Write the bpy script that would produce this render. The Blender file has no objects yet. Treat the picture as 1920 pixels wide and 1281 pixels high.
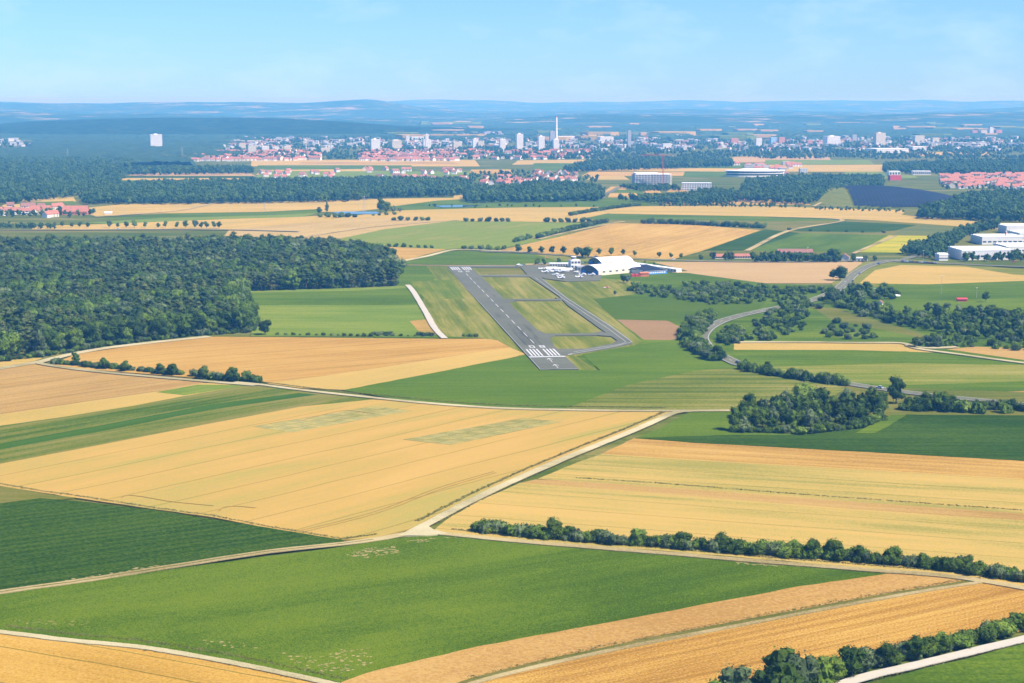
import bpy, bmesh, math, random
from math import radians as R
from mathutils import Vector, Matrix, noise
import numpy as np
S = bpy.context.scene
C = S.collection
rnd = random.Random(7)
# ------------------------------------------------------------------ camera
HC, F, YH = 160.0, 3250.0, 186.0
PITCH = math.atan((640.5-YH)/F)
cd = bpy.data.cameras.new('camera'); cam = bpy.data.objects.new('camera', cd); C.objects.link(cam)
cam.location = (0, 0, HC); cam.rotation_euler = (math.pi/2-PITCH, 0, 0)
cd.lens = F/1920*36; cd.sensor_width = 36; cd.clip_start = 1; cd.clip_end = 200000
S.camera = cam
# ------------------------------------------------------------------ light
SUN_EL, SUN_AZ = 50, 116          # azimuth clockwise from +Y (the view direction)
w = bpy.data.worlds.new('World'); S.world = w; w.use_nodes = True
nt = w.node_tree; nt.nodes.clear()
sky = nt.nodes.new('ShaderNodeTexSky'); sky.sky_type = 'NISHITA'; sky.sun_disc = False
sky.sun_elevation = R(SUN_EL); sky.sun_rotation = R(SUN_AZ); sky.altitude = 400
sky.air_density = 1.0; sky.dust_density = 0.15; sky.ozone_density = 2.0
bg = nt.nodes.new('ShaderNodeBackground'); bg.inputs[1].default_value = 0.10
ow = nt.nodes.new('ShaderNodeOutputWorld')
tc = nt.nodes.new('ShaderNodeTexCoord'); mp = nt.nodes.new('ShaderNodeMapping'); mp.inputs['Scale'].default_value = (6, 6, 16)
cn = nt.nodes.new('ShaderNodeTexNoise'); cn.inputs['Scale'].default_value = 2.2; cn.inputs['Detail'].default_value = 7; cn.inputs['Roughness'].default_value = .6
cr = nt.nodes.new('ShaderNodeMapRange'); cr.inputs[1].default_value = .50; cr.inputs[2].default_value = .80; cr.inputs[4].default_value = .6
mx = nt.nodes.new('ShaderNodeMix'); mx.data_type = 'RGBA'; mx.inputs[7].default_value = (3.5, 4.7, 5.6, 1)
tn = nt.nodes.new('ShaderNodeMix'); tn.data_type = 'RGBA'; tn.blend_type = 'MULTIPLY'; tn.inputs[0].default_value = 1; tn.inputs[7].default_value = (0.325, 0.53, 0.95, 1)
L = nt.links
L.new(tc.outputs['Generated'], mp.inputs[0]); L.new(mp.outputs[0], cn.inputs[0]); L.new(cn.outputs[0], cr.inputs[0])
L.new(cr.outputs[0], mx.inputs[0]); L.new(sky.outputs[0], tn.inputs[6]); L.new(tn.outputs[2], mx.inputs[6]); L.new(mx.outputs[2], bg.inputs[0]); L.new(bg.outputs[0], ow.inputs[0])
sd = bpy.data.lights.new('sun', 'SUN'); sd.energy = 4.6; sd.angle = R(.5); sd.color = (1, .955, .88)
so = bpy.data.objects.new('sun', sd); C.objects.link(so)
a, e = R(SUN_AZ), R(SUN_EL)
so.rotation_euler = Vector((math.sin(a)*math.cos(e), math.cos(a)*math.cos(e), math.sin(e))).to_track_quat('Z', 'Y').to_euler()
S.view_settings.view_transform = 'Standard'; S.view_settings.look = 'None'; S.view_settings.gamma = 1
S.view_settings.use_curve_mapping = False; S.view_settings.exposure = 1.0
# ------------------------------------------------------------------ helpers
def P(x, y, z=0.0):                # photograph direction -> point where it meets the level z
    p = PITCH
    dx, u = x-960, 640.5-y
    d = Vector((dx, F*math.cos(p)+u*math.sin(p), -F*math.sin(p)+u*math.cos(p)))
    t = (z-HC)/d.z
    return Vector((0, 0, HC))+d*t
def zat(D, y):                     # height seen at row y at distance D
    p = PITCH; u = 640.5-y
    return HC+D*(-F*math.sin(p)+u*math.cos(p))/(F*math.cos(p)+u*math.sin(p))
def xat(D, x):
    return (x-960)/F*D
def tag(o, label=None, cat=None, group=None, kind=None):
    if label: o['label'] = label
    if cat: o['category'] = cat
    if group: o['group'] = group
    if kind: o['kind'] = kind
    return o
def link(name, me, parent=None, mats=None):
    o = bpy.data.objects.new(name, me); C.objects.link(o)
    if parent: o.parent = parent
    if mats:
        for m in (mats if isinstance(mats, (list, tuple)) else [mats]): me.materials.append(m)
    return o
def empty(name, loc, rz=0, sc=1):
    o = bpy.data.objects.new(name, None); C.objects.link(o); o.location = loc; o.rotation_euler = (0, 0, rz); o.scale = (sc,)*3
    o.empty_display_size = .5
    return o
def pyd(name, v, f, mats=None, parent=None, mi=None, smooth=False):
    me = bpy.data.meshes.new(name); me.from_pydata(v, [], f); 
    o = link(name, me, parent, mats)
    if mi is not None: me.polygons.foreach_set('material_index', mi)
    if smooth: me.polygons.foreach_set('use_smooth', [True]*len(f))
    me.update(); return o
class MB:                          # collects boxes / prisms into one mesh
    def __init__(s): s.v = []; s.f = []; s.m = []
    def add(s, vs, fs, m=0):
        b = len(s.v); s.v += [tuple(q) for q in vs]; s.f += [tuple(i+b for i in q) for q in fs]; s.m += [m]*len(fs); return s
    def box(s, x0, x1, y0, y1, z0, z1, m=0):
        return s.add([(x0,y0,z0),(x1,y0,z0),(x1,y1,z0),(x0,y1,z0),(x0,y0,z1),(x1,y0,z1),(x1,y1,z1),(x0,y1,z1)],
              [(0,3,2,1),(4,5,6,7),(0,1,5,4),(1,2,6,5),(2,3,7,6),(3,0,4,7)], m)
    def gable(s, x0, x1, y0, y1, z0, z1, m=0, mw=None, ov=.35):   # roof prism, ridge along x
        ym = (y0+y1)/2; mw = m if mw is None else mw
        s.add([(x0-ov,y0-ov,z0),(x1+ov,y0-ov,z0),(x1+ov,ym,z1),(x0-ov,ym,z1),(x0-ov,y1+ov,z0),(x1+ov,y1+ov,z0)],
              [(0,1,2,3),(3,2,5,4)], m)
        return s.add([(x0-ov,y0-ov,z0),(x0-ov,ym,z1),(x0-ov,y1+ov,z0),(x1+ov,y0-ov,z0),(x1+ov,ym,z1),(x1+ov,y1+ov,z0)], [(0,1,2),(3,5,4),(0,2,5,3)], mw)
    def tube(s, p, q, r0, r1=None, n=6, m=0):
        p, q = Vector(p), Vector(q); r1 = r0 if r1 is None else r1
        d = (q-p).normalized(); a = d.orthogonal().normalized(); b = d.cross(a)
        vs = [c+(a*math.cos(t)+b*math.sin(t))*r for c, r in ((p, r0), (q, r1)) for t in [2*math.pi*i/n for i in range(n)]]
        return s.add(vs, [(i,(i+1)%n,(i+1)%n+n,i+n) for i in range(n)]+[tuple(range(n))[::-1], tuple(range(n, 2*n))], m)
    def build(s, name, mats=None, parent=None, smooth=False):
        return pyd(name, s.v, s.f, mats, parent, s.m, smooth)
    def mesh(s, name, mats):
        me = bpy.data.meshes.new(name); me.from_pydata(s.v, [], s.f)
        for m in mats: me.materials.append(m)
        me.polygons.foreach_set('material_index', s.m); me.update(); return me
# ------------------------------------------------------------------ materials
def newmat(name, rough=.9):
    m = bpy.data.materials.new(name); m.use_nodes = True
    b = m.node_tree.nodes['Principled BSDF']; b.inputs['Roughness'].default_value = rough
    b.inputs['Specular IOR Level'].default_value = .15
    return m, m.node_tree.nodes, m.node_tree.links, b
def ramp(N, cols):
    r = N.new('ShaderNodeValToRGB'); el = r.color_ramp.elements
    while len(el) < len(cols): el.new(.5)
    for i, c in enumerate(cols):
        p = c[3] if len(c) > 3 else i/(len(cols)-1)
        el[i].position = p; el[i].color = (*c[:3], 1)
    return r
def mth(N, K, op, a, b=None, c=None):
    n = N.new('ShaderNodeMath'); n.operation = op
    for i, q in enumerate((a, b, c)):
        if q is None: continue
        if isinstance(q, (int, float)): n.inputs[i].default_value = q
        else: K.new(q, n.inputs[i])
    return n.outputs[0]
def nz(N, K, vec, scale, detail=3, rough=.55, dist=0):
    n = N.new('ShaderNodeTexNoise'); n.inputs['Scale'].default_value = scale; n.inputs['Detail'].default_value = detail
    n.inputs['Roughness'].default_value = rough; n.inputs['Distortion'].default_value = dist; K.new(vec, n.inputs['Vector']); return n.outputs[0]
def fmat(name, cols, ang=0, big=.9, streak=.8, fine=.5, fs=1.1, tram=0, tw=.05, td=.5, bump=.5, rowsp=0, rowd=.2, ss=.22):
    """field: patches + streaks along the working direction + fine grain + tramlines"""
    m, N, K, b = newmat(name, 1.0); b.inputs['Specular IOR Level'].default_value = 0
    cols = [(c[0]*.64, c[1]*.60, c[2]*(.41 if c[0] > c[1] else .25))+tuple(c[3:]) for c in cols]
    g = N.new('ShaderNodeNewGeometry'); vr = N.new('ShaderNodeVectorRotate'); vr.rotation_type = 'Z_AXIS'; vr.inputs['Angle'].default_value = -ang
    K.new(g.outputs['Position'], vr.inputs['Vector']); p = vr.outputs[0]
    def mapped(sx, sy):
        q = N.new('ShaderNodeMapping'); q.inputs['Scale'].default_value = (sx, sy, 1); K.new(p, q.inputs[0]); return q.outputs[0]
    n1 = nz(N, K, mapped(.007, .02), 1, 4, .6, .5)
    n2 = nz(N, K, mapped(.006, ss), 1, 4, .65)
    n3 = nz(N, K, p, fs, 3, .7)
    v = mth(N, K, 'ADD', .5, mth(N, K, 'MULTIPLY', mth(N, K, 'SUBTRACT', n1, .5), big*2))
    v = mth(N, K, 'ADD', v, mth(N, K, 'MULTIPLY', mth(N, K, 'SUBTRACT', n2, .5), streak*2))
    v = mth(N, K, 'ADD', v, mth(N, K, 'MULTIPLY', mth(N, K, 'SUBTRACT', n3, .5), fine*3.6))
    if rowsp:
        sp = N.new('ShaderNodeSeparateXYZ'); K.new(p, sp.inputs[0])
        v = mth(N, K, 'ADD', v, mth(N, K, 'MULTIPLY', mth(N, K, 'SINE', mth(N, K, 'ADD', mth(N, K, 'MULTIPLY', sp.outputs[1], 2*math.pi/rowsp), mth(N, K, 'MULTIPLY', n1, 3))), rowd))
    r = ramp(N, cols); K.new(v, r.inputs[0]); col = r.outputs[0]
    if tram:
        sp = N.new('ShaderNodeSeparateXYZ'); K.new(p, sp.inputs[0])
        wob = mth(N, K, 'MULTIPLY', mth(N, K, 'SUBTRACT', nz(N, K, mapped(.012, .012), 1, 2), .5), 5)
        t = mth(N, K, 'FRACT', mth(N, K, 'DIVIDE', mth(N, K, 'ADD', sp.outputs[1], wob), tram))
        l = mth(N, K, 'LESS_THAN', t, tw)
        l = mth(N, K, 'MULTIPLY', l, mth(N, K, 'MULTIPLY', mth(N, K, 'GREATER_THAN', nz(N, K, mapped(.004, .1), 1, 2), .40), 1-td))
        x = N.new('ShaderNodeMix'); x.data_type = 'RGBA'; x.blend_type = 'MULTIPLY'; x.inputs[7].default_value = (.45, .55, .4, 1)
        K.new(l, x.inputs[0]); K.new(col, x.inputs[6]); col = x.outputs[2]
    K.new(col, b.inputs['Base Color'])
    if bump:
        bp = N.new('ShaderNodeBump'); bp.inputs['Strength'].default_value = bump; bp.inputs['Distance'].default_value = .6
        K.new(n3, bp.inputs['Height']); K.new(bp.outputs[0], b.inputs['Normal'])
    return m
def smat(name, c, rough=.8, var=.15, sc=.3, spec=.2, metal=0):
    m, N, K, b = newmat(name, rough); b.inputs['Specular IOR Level'].default_value = spec; b.inputs['Metallic'].default_value = metal
    g = N.new('ShaderNodeNewGeometry')
    n = nz(N, K, g.outputs['Position'], sc, 5, .65)
    r = ramp(N, [(*[q*(1-var) for q in c], .25), (*[min(1, q*(1+var)) for q in c], .75)]); K.new(n, r.inputs[0]); K.new(r.outputs[0], b.inputs['Base Color'])
    return m
def leafmat(name, dark, mid, light):
    m, N, K, b = newmat(name, .8); b.inputs['Specular IOR Level'].default_value = .06
    g = N.new('ShaderNodeNewGeometry'); oi = N.new('ShaderNodeObjectInfo')
    n = nz(N, K, g.outputs['Position'], .55, 4, .7)
    n2 = nz(N, K, g.outputs['Position'], .025, 2, .5)
    ri = mth(N, K, 'MULTIPLY', mth(N, K, 'SUBTRACT', oi.outputs['Random'], .5), .75)
    rp = mth(N, K, 'MULTIPLY', mth(N, K, 'SUBTRACT', g.outputs['Random Per Island'], .5), .35)
    v = mth(N, K, 'ADD', mth(N, K, 'ADD', n, ri), mth(N, K, 'ADD', rp, mth(N, K, 'MULTIPLY', mth(N, K, 'SUBTRACT', n2, .5), .9)))
    r = ramp(N, [(*dark, .1), (*mid, .5), (*light, .95)]); K.new(v, r.inputs[0]); K.new(r.outputs[0], b.inputs['Base Color'])
    return m
def _lm(n, *c): return leafmat(n, *[tuple(q*k for q, k in zip(x, (1.08, .98, .42))) for x in c])
LEAF = _lm('leaf_green', (.026, .055, .016), (.05, .095, .024), (.10, .165, .040))
LEAF2 = _lm('leaf_dark_green', (.020, .042, .017), (.038, .072, .024), (.07, .115, .035))
PINE = _lm('pine_needles', (.024, .046, .026), (.042, .072, .035), (.08, .105, .055))
LEAFG = leafmat('leaf_grey_green', (.040,.060,.026), (.082,.112,.042), (.135,.17,.065))
LEAFY = leafmat('leaf_light_green', (.05,.085,.010), (.095,.15,.016), (.16,.22,.03))
FARL = leafmat('far_leaf', (.014,.034,.008), (.032,.064,.012), (.065,.11,.02))
FARP = leafmat('far_pine', (.012,.028,.010), (.024,.048,.014), (.045,.075,.025))
BARK = smat('bark', (.12, .085, .06), .9, .3, 2)
WHITE = smat('white_render', (.72, .70, .66), .8, .06, .1)
CREAM = smat('cream_render', (.62, .55, .42), .8, .06, .1)
GREYC = smat('grey_concrete', (.36, .36, .36), .85, .12, .3)
ROOF = smat('red_tile', (.34, .135, .09), .8, .2, .2)
ROOFD = smat('brown_tile', (.24, .12, .09), .8, .2, .2)
GLASS = smat('dark_glass', (.05, .07, .10), .15, .2, .3, .6)
WMETAL = smat('white_sheet_metal', (.80, .80, .79), .45, .04, .08, .4)
BLUEM = smat('blue_sheet_metal', (.05, .22, .55), .5, .1, .2, .4)
REDM = smat('red_paint', (.50, .05, .06), .5, .1, .3, .4)
ORANGEM = smat('orange_brick', (.55, .17, .07), .8, .15, .5)
PANEL = smat('solar_panel_glass', (.016, .020, .034), .6, .5, .03, .12)
GRAVEL = fmat('gravel_white', [(.30, .28, .17), (.60, .54, .43), (.74, .69, .58)], 0, 1.3, .1, .35, 1.5, bump=.1)
GRAVEL2 = fmat('gravel_beige', [(.27, .23, .12), (.50, .41, .27), (.62, .53, .38)], 0, 1.3, .1, .4, 1.2, bump=.1)
BRIGHT = smat('limestone_white', (.42, .375, .29), .9, .06, .3)
ASPH = fmat('asphalt_runway', [(.145, .158, .28), (.175, .19, .335), (.215, .228, .40)], 0, .8, .5, .25, .4, bump=0)
ASPH2 = fmat('asphalt_road', [(.16, .17, .28), (.21, .22, .36), (.26, .27, .44)], 0, .8, .4, .25, .4, bump=0)
PAINT = smat('white_road_paint', (.50, .50, .485), .7, .25, .9)
# field colour sets
cWheat = [(.42, .27, .085), (.58, .375, .13), (.68, .46, .17)]
cPale  = [(.46, .37, .13), (.60, .43, .16), (.68, .47, .185)]
cGreenPale = [(.36, .335, .11), (.56, .43, .16), (.66, .455, .18)]
cTan   = [(.40, .25, .10), (.52, .345, .15), (.61, .415, .195)]
cStub  = [(.36, .215, .07), (.54, .335, .115), (.66, .44, .17)]
cPink  = [(.46, .31, .18), (.56, .40, .25), (.62, .46, .30)]
cBrown = [(.30, .19, .125), (.37, .24, .16), (.42, .28, .19)]
cGrass = [(.070, .135, .018), (.115, .195, .025), (.18, .26, .04)]
cBeet  = [(.062, .130, .012), (.118, .210, .018), (.21, .30, .04)]
cMaize = [(.026, .068, .010), (.050, .105, .016), (.085, .15, .03)]
cMown  = [(.13, .18, .045), (.22, .25, .075), (.36, .33, .12)]
cOlive = [(.10, .15, .040), (.19, .20, .065), (.27, .24, .09)]
cLight = [(.13, .23, .05), (.20, .29, .075), (.29, .34, .11)]
cRape  = [(.16, .30, .04), (.38, .42, .04), (.62, .52, .06)]
def ang(a, b):
    d = P(*b)-P(*a); return math.atan2(d.y, d.x)
ZL = [0.04]
NF = [0]
def dens(pts, step, jit, z):       # densify an outline with a slightly uneven edge
    out = []
    for i, p in enumerate(pts):
        q = pts[(i+1) % len(pts)]; n = max(1, min(60, int((q-p).length/step)))
        for k in range(n):
            r = p.lerp(q, k/n)
            if k: r = r+Vector((rnd.uniform(-jit, jit), rnd.uniform(-jit, jit), 0))
            out.append((r.x, r.y, z))
    return out
def sheet(name, px, mat, z=None, jit=.35, parent=None, kind='structure', step=6):
    if z is None: ZL[0] += .0065; z = ZL[0]
    pts = [P(x, y, z) for x, y in px]
    if sum(pts[i].x*pts[(i+1) % len(pts)].y-pts[(i+1) % len(pts)].x*pts[i].y for i in range(len(pts))) < 0: pts.reverse()
    v = dens(pts, step, jit, z); n = len(v)
    v2 = v+[(a, b, z-.5 if z < 1 else 0) for a, b, c in v]
    o = pyd(name, v2, [tuple(range(n))]+[(i, i+n, (i+1) % n+n, (i+1) % n) for i in range(n)], mat, parent)
    if parent is None: o['kind'] = kind
    return o
def ribbon(name, px, width, mat, z, jit=.15, parent=None, world=None, smooth=True):
    pts = world or [P(x, y, z) for x, y in px]
    if smooth and len(pts) > 2:                                     # Catmull-Rom
        q = []; pp = [pts[0]*2-pts[1]]+pts+[pts[-1]*2-pts[-2]]
        for i in range(1, len(pp)-2):
            for k in range(6):
                t = k/6; a, b, c, d = pp[i-1:i+3]
                q.append(.5*((2*b)+(c-a)*t+(2*a-5*b+4*c-d)*t*t+(3*b-a-3*c+d)*t**3))
        pts = q+[pts[-1]]
    L_, R_ = [], []
    for i, p in enumerate(pts):
        d = (pts[min(i+1, len(pts)-1)]-pts[max(i-1, 0)]); d.z = 0; d.normalize(); n = Vector((-d.y, d.x, 0))
        L_.append(p+n*(width/2+rnd.uniform(-jit, jit))); R_.append(p-n*(width/2+rnd.uniform(-jit, jit)))
    n = len(pts); v = [(*q.xy, z) for q in L_+R_]
    f = [(i, i+n, i+1+n, i+1) for i in range(n-1)]
    v += [(*q.xy, z-.3) for q in L_+R_]
    f += [(i, i+1, i+1+2*n, i+2*n) for i in range(n-1)]+[(i+n, i+3*n, i+1+3*n, i+1+n) for i in range(n-1)]
    o = pyd(name, v, f, mat, parent)
    if parent is None: o['kind'] = 'structure'
    return o
# ================================================================== GROUND
gm = fmat('ground_mixed', [(.07, .12, .03), (.13, .17, .05), (.30, .27, .11)], 0, 1.2, .5, .3, .5)
gv, gf = [], []
rows = [-400, 200, 600, 1200, 2500, 5000, 9000, 16000, 27000, 40000]
for y_ in rows:
    ww = max(1500, y_*1.2)
    gv += [(-ww+2*ww*i/8, y_, 0) for i in range(9)]
for j in range(len(rows)-1):
    for i in range(8): gf.append((j*9+i, j*9+i+1, (j+1)*9+i+1, (j+1)*9+i))
tag(pyd('ground', gv, gf, gm), kind='structure')
def field(name, px, cols, a=0, z=None, **k):
    NF[0] += 1
    if isinstance(a, tuple): a = ang(*a)
    return sheet(name, px, fmat('%s_surface_%d' % (name, NF[0]), cols, a, **k), z)
def far(name, x0, x1, y0, y1, cols, sl=0):      # quick strip far away
    field(name, [(x0, y1+sl), (x1, y1), (x1-rnd.uniform(2, 14), y0), (x0+rnd.uniform(0, 16), y0+sl)], cols, 0, fs=.2, fine=.2)
# --- far strips (towards the town)
for q in [('wheat_field',200,470,334,338,cPale,0),('meadow',190,460,338,343,cGrass,0),('wheat_field',200,325,344,347,cPale,1),('wheat_field',40,142,370,378,cPale,2),
    ('meadow',52,142,377,383,cGrass,2),('wheat_field',0,60,383,389,cPale,0),('wheat_field',215,268,303,312,cPink,2),('meadow',230,300,312,317,cLight,0),
    ('stubble_field',240,480,324,330,cPink,0),('meadow',220,480,330,334,cMaize,0),('wheat_field',470,900,300,312,cPale,0),('meadow',480,780,310,318,cGrass,0),('wheat_field',480,690,317,326,cPale,2),
    ('wheat_field',560,860,304,308,cTan,0),('meadow',480,900,321,333,cLight,0),('meadow',690,1140,333,338,cGrass,0),('wheat_field',880,960,318,325,cWheat,0),
    ('wheat_field',960,1130,299,307,cPale,2),('meadow',1000,1400,306,320,cGrass,0),('wheat_field',1080,1400,316,322,cPale,-2),('wheat_field',1090,1370,322,330,cWheat,0),('meadow',1280,1400,322,332,cGrass,0),('wheat_field',1100,1180,330,337,cPale,0),
    ('wheat_field',1370,1560,292,303,cPink,2),('meadow',1430,1640,300,308,cLight,0),('wheat_field',1440,1660,309,322,cPale,0),('wheat_field',1690,1860,284,291,cPale,2),('meadow',1580,1720,322,334,cLight,0),('meadow',1690,1920,316,330,cMown,0),
    ('wheat_field',1130,1180,350,362,cWheat,0),('meadow',1140,1210,356,364,cGrass,0),('wheat_field',1140,1200,362,370,cWheat,0),('wheat_field',1205,1240,354,362,cWheat,0),('wheat_field',1250,1290,352,360,cWheat,0),('wheat_field',1310,1520,364,378,cPale,0),('wheat_field',1240,1520,377,384,cWheat,0),('wheat_field',1050,1100,340,350,cWheat,0),
    ('wheat_field',850,885,366,371,cPale,0),('wheat_field',420,540,394,397,cPale,0)]:
    far(*q)
# --- middle distance
field('wheat_field', [(140,392),(230,383),(400,380.5),(600,377),(720,373),(860,371),(900,380),(740,388),(660,397),(480,397.5),(300,400),(180,406)], cPale, 0, fs=.3)
field('meadow', [(170,412),(310,401),(480,398),(600,392),(596,400),(480,404.5),(300,409)], cGrass, 0, streak=.4)
field('meadow', [(150,418),(300,409),(480,404.5),(592,400),(560,408),(400,411),(200,420)], cLight, 0, streak=.4)
field('wheat_field', [(60,424),(200,420),(420,411),(560,407),(660,401),(600,414),(500,424),(430,431),(60,430)], cPale, ((430,430),(600,414)), tram=24)
field('stubble_field', [(430,431),(600,414),(690,407),(860,413),(720,430),(640,447),(520,446),(420,442)], [(.46,.33,.15),(.56,.42,.22),(.64,.48,.25)], ((430,430),(600,414)), tram=18)
field('wheat_field', [(560,418),(700,400),(760,394),(880,391),(980,389),(1200,387),(1130,402),(1110,413),(1060,417),(860,414),(690,408)], cPale, 0, tram=30)
field('meadow', [(730,388),(820,376),(900,372),(1160,371),(1250,378),(1180,388),(980,389),(880,391),(760,394)], cGrass, 0)
field('wheat_field', [(1140,400.5),(1190,387),(1330,386),(1440,387),(1690,394),(1700,402),(1920,417),(2060,424),(2060,434),(1860,429),(1640,413),(1440,406)], cPale, 0, streak=1.2)
field('meadow', [(1700,396),(1920,416),(2060,420),(2060,424),(1860,418),(1690,403)], cOlive, 0)
field('meadow', [(1085,412),(1135,401),(1300,404),(1440,406),(1580,411),(1545,417),(1440,415),(1250,411)], cGrass, 0)
field('meadow', [(1100,420),(1110,412),(1250,411),(1440,415),(1640,413),(1860,429),(1880,440),(1740,470),(1480,475),(1300,480),(1400,440)], cOlive, 0)
field('maize_field', [(1475,431),(1570,414.5),(1720,422),(1680,432),(1640,436),(1500,434)], cMaize, 0)
field('cabbage_field', [(1675,440),(1690,431),(1730,423),(1860,429),(1840,436),(1780,442)], [(.10,.15,.08),(.15,.19,.11),(.2,.23,.14)], 0)
field('meadow', [(1405,468),(1500,437),(1665,441),(1608,473),(1440,472)], cGrass, ((1400,468),(1500,437)), streak=.4)
field('rapeseed_field', [(1606,473),(1667,441.5),(1765,443),(1730,460),(1690,474)], cRape, 0, big=1.6)
field('maize_field', [(1318,470),(1435,430),(1500,437),(1410,467),(1390,470)], cMaize, 0)
field('wheat_field', [(925,472),(1040,446),(1152,418.5),(1290,421),(1425,431.5),(1330,466),(1260,486),(1100,481)], cWheat, ((1240,485),(1425,432)), fs=.3, tram=24)
field('meadow', [(560,452),(640,447),(720,430),(850,414),(1060,417.5),(1135,419),(1020,450),(930,466),(870,464),(830,468),(700,461)], cGreenPale[:1]+cLight[1:], ((830,468),(1060,430)), tram=26)
field('wheat_field', [(700,462),(835,467.5),(760,487),(738,488),(720,475)], cWheat, 0)
field('meadow', [(738,495),(762,488),(842,470),(1000,474),(1090,482),(1300,488),(1240,495),(1150,497),(1010,497)], cGrass, 0, streak=.4)
field('meadow', [(1000,476),(1100,481),(1360,489),(1560,490),(1560,494),(1200,492),(1040,488)], cMown, 0)
field('stubble_field', [(1225,492),(1380,490.5),(1612,490),(1622,494),(1590,512),(1560,531),(1330,531),(1200,517),(1290,508)], cPink, ((1210,515),(1600,500)), streak=.5, big=.5)
field('meadow', [(1620,491),(1700,486),(1860,500),(1960,510),(1960,560),(1700,560),(1560,560),(1560,530),(1590,512)], cMown, 0)
field('wheat_field', [(1612,531),(1640,507),(1690,497),(1760,499),(1810,500),(1900,515),(1990,520),(1990,524),(1920,526.5),(1740,533)], cPale, 0)
field('meadow', [(1640,533),(1740,533.5),(1920,527),(2040,524),(2040,562),(1920,556),(1780,553),(1680,542)], cGrass, 0, streak=.4)
field('meadow', [(1600,552),(1800,553),(1860,575),(1800,590),(1600,585)], [(.22,.22,.09),(.33,.29,.14),(.42,.35,.18)], 0)
# --- airfield surroundings
field('meadow', [(740,497),(1290,512),(1440,532),(1700,540),(2050,560),(2050,700),(1650,735),(1400,690),(1200,650),(1180,655),(1100,665),(1120,695),(1004,694),(958,650),(905,634),(700,632),(744,530)], cGrass, 0, big=1.3)
field('airfield_grass', [(798,497),(1000,497),(1110,520),(1200,528),(1190,552),(1112,561),(1152,598),(1203,640),(1184,652),(1080,668),(1122,696),(1004,694),(958,652),(905,634),(828,630),(790,570),(815,523)], cMown, ((838,498),(1012,692)), streak=1.5, big=.9, ss=.16)
field('meadow', [(745,498),(798,497.5),(818,522),(750,524)], cGrass, 0)
field('meadow', [(770,528),(845,524),(872,560),(800,562),(785,548)], [(.09,.17,.03),(.15,.22,.05),(.30,.30,.10)], ((838,498),(1012,692)))
field('meadow', [(895,502),(985,502),(1000,514),(900,514)], cOlive, 0)
field('meadow', [(455,545),(640,541),(762,536),(815,629),(470,630),(478,590)], cLight, 0, streak=.8, ss=.05)
field('meadow', [(458,549),(640,546),(768,540),(788,572),(470,572)], cGrass, 0, streak=.8, ss=.05)
field('stubble_field', [(768,602),(802,598),(820,628),(786,622)], [(.25,.24,.07),(.52,.33,.11),(.6,.4,.15)], 0, streak=.2, big=1.5)
field('maize_field', [(1112,560.5),(1200,558),(1440,561),(1420,582),(1360,598),(1260,603),(1154,599)], cGrass[:1]+[(.095,.165,.022),(.13,.20,.03)], 0, streak=.3)
field('ploughed_field', [(1156,599.5),(1252,601.5),(1284,618),(1272,638),(1207,637)], cBrown, 0, streak=.5, big=.4)
field('meadow', [(1395,592),(1480,572),(1560,590),(1640,612),(1780,632),(1730,640),(1500,640),(1380,640),(1350,640),(1345,615)], cGrass[:2]+[(.22,.29,.06)], 0, big=1.3)
field('meadow', [(1520,575),(1570,578),(1640,600),(1720,622),(1740,636),(1560,600)], cOlive, 0)
field('wheat_field', [(1376,641),(1530,640),(1690,643),(1725,656),(1750,661),(1600,656.5),(1376,656)], cPale, 0, streak=.6)
field('wheat_field', [(1775,655),(1830,650),(2060,658),(2060,686),(1920,675)], cTan, 0)
field('meadow', [(1366,658),(1500,657),(1700,659),(1920,688),(2060,700),(2060,745),(1920,735),(1800,735),(1650,727),(1500,700),(1400,684)], cGrass, 0, streak=.7)
field('meadow', [(1430,688),(1700,681),(1920,685),(2060,700),(2060,716),(1920,715),(1700,722),(1600,718),(1500,700)], cLight[:1]+[(.24,.27,.08),(.38,.36,.13)], 0, streak=.8)
field('wheat_field', [(1790,739),(1920,733),(2060,730),(2060,765),(1920,757),(1870,750)], cTan, 0)
field('meadow', [(1590,724),(2060,740),(2060,785),(1680,782),(1560,770)], cOlive, 0)
# --- below the runway
field('meadow', [(640,731),(840,693),(985,666),(1006,692),(1125,694),(1090,664),(1190,648),(1270,636),(1345,676),(1400,688),(1300,697),(1180,722),(1056,767),(960,766),(860,760),(760,751)], [(.08,.155,.018),(.115,.20,.025),(.17,.25,.04)], 0, streak=.4, big=.8)
field('meadow', [(1056,767.5),(1180,721),(1300,696),(1396,687),(1480,702),(1590,724),(1560,745),(1400,768),(1300,769)], cOlive[:1]+cMown[:2]+[(.34,.31,.12)], 0, rowsp=15, rowd=.13, streak=1.2)
field('wheat_field', [(92,686),(140,665),(270,645),(390,631.5),(480,632),(820,635.5),(905,635),(932,638),(958,652),(760,681),(600,706),(505,718),(480,713),(350,707),(180,694)], [(.45,.27,.085),(.57,.35,.12),(.65,.43,.16)], ((200,690),(820,640)), tram=26, streak=.8)
field('barley_field', [(500,719),(600,706),(760,682),(940,654),(958,652),(985,664),(840,694),(645,731),(560,727)], cPale, ((600,706),(960,650)), streak=.5)
field('wheat_field', [(-80,682),(0,676),(78,671),(62,677),(0,690),(-80,700)], cPale, 0)
field('wheat_field', [(-200,712),(0,690),(78,681),(100,687),(370,713),(384,719),(290,736),(160,754),(0,778),(-200,808)], cTan, ((0,778),(290,736)), streak=.6, big=.6, tram=24)
field('barley_field', [(-200,808),(0,777.5),(160,753.5),(290,735),(384,718),(480,720),(340,744),(250,762),(130,781),(0,799),(-200,828)], cPale, ((0,778),(290,736)), streak=.3)
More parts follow.
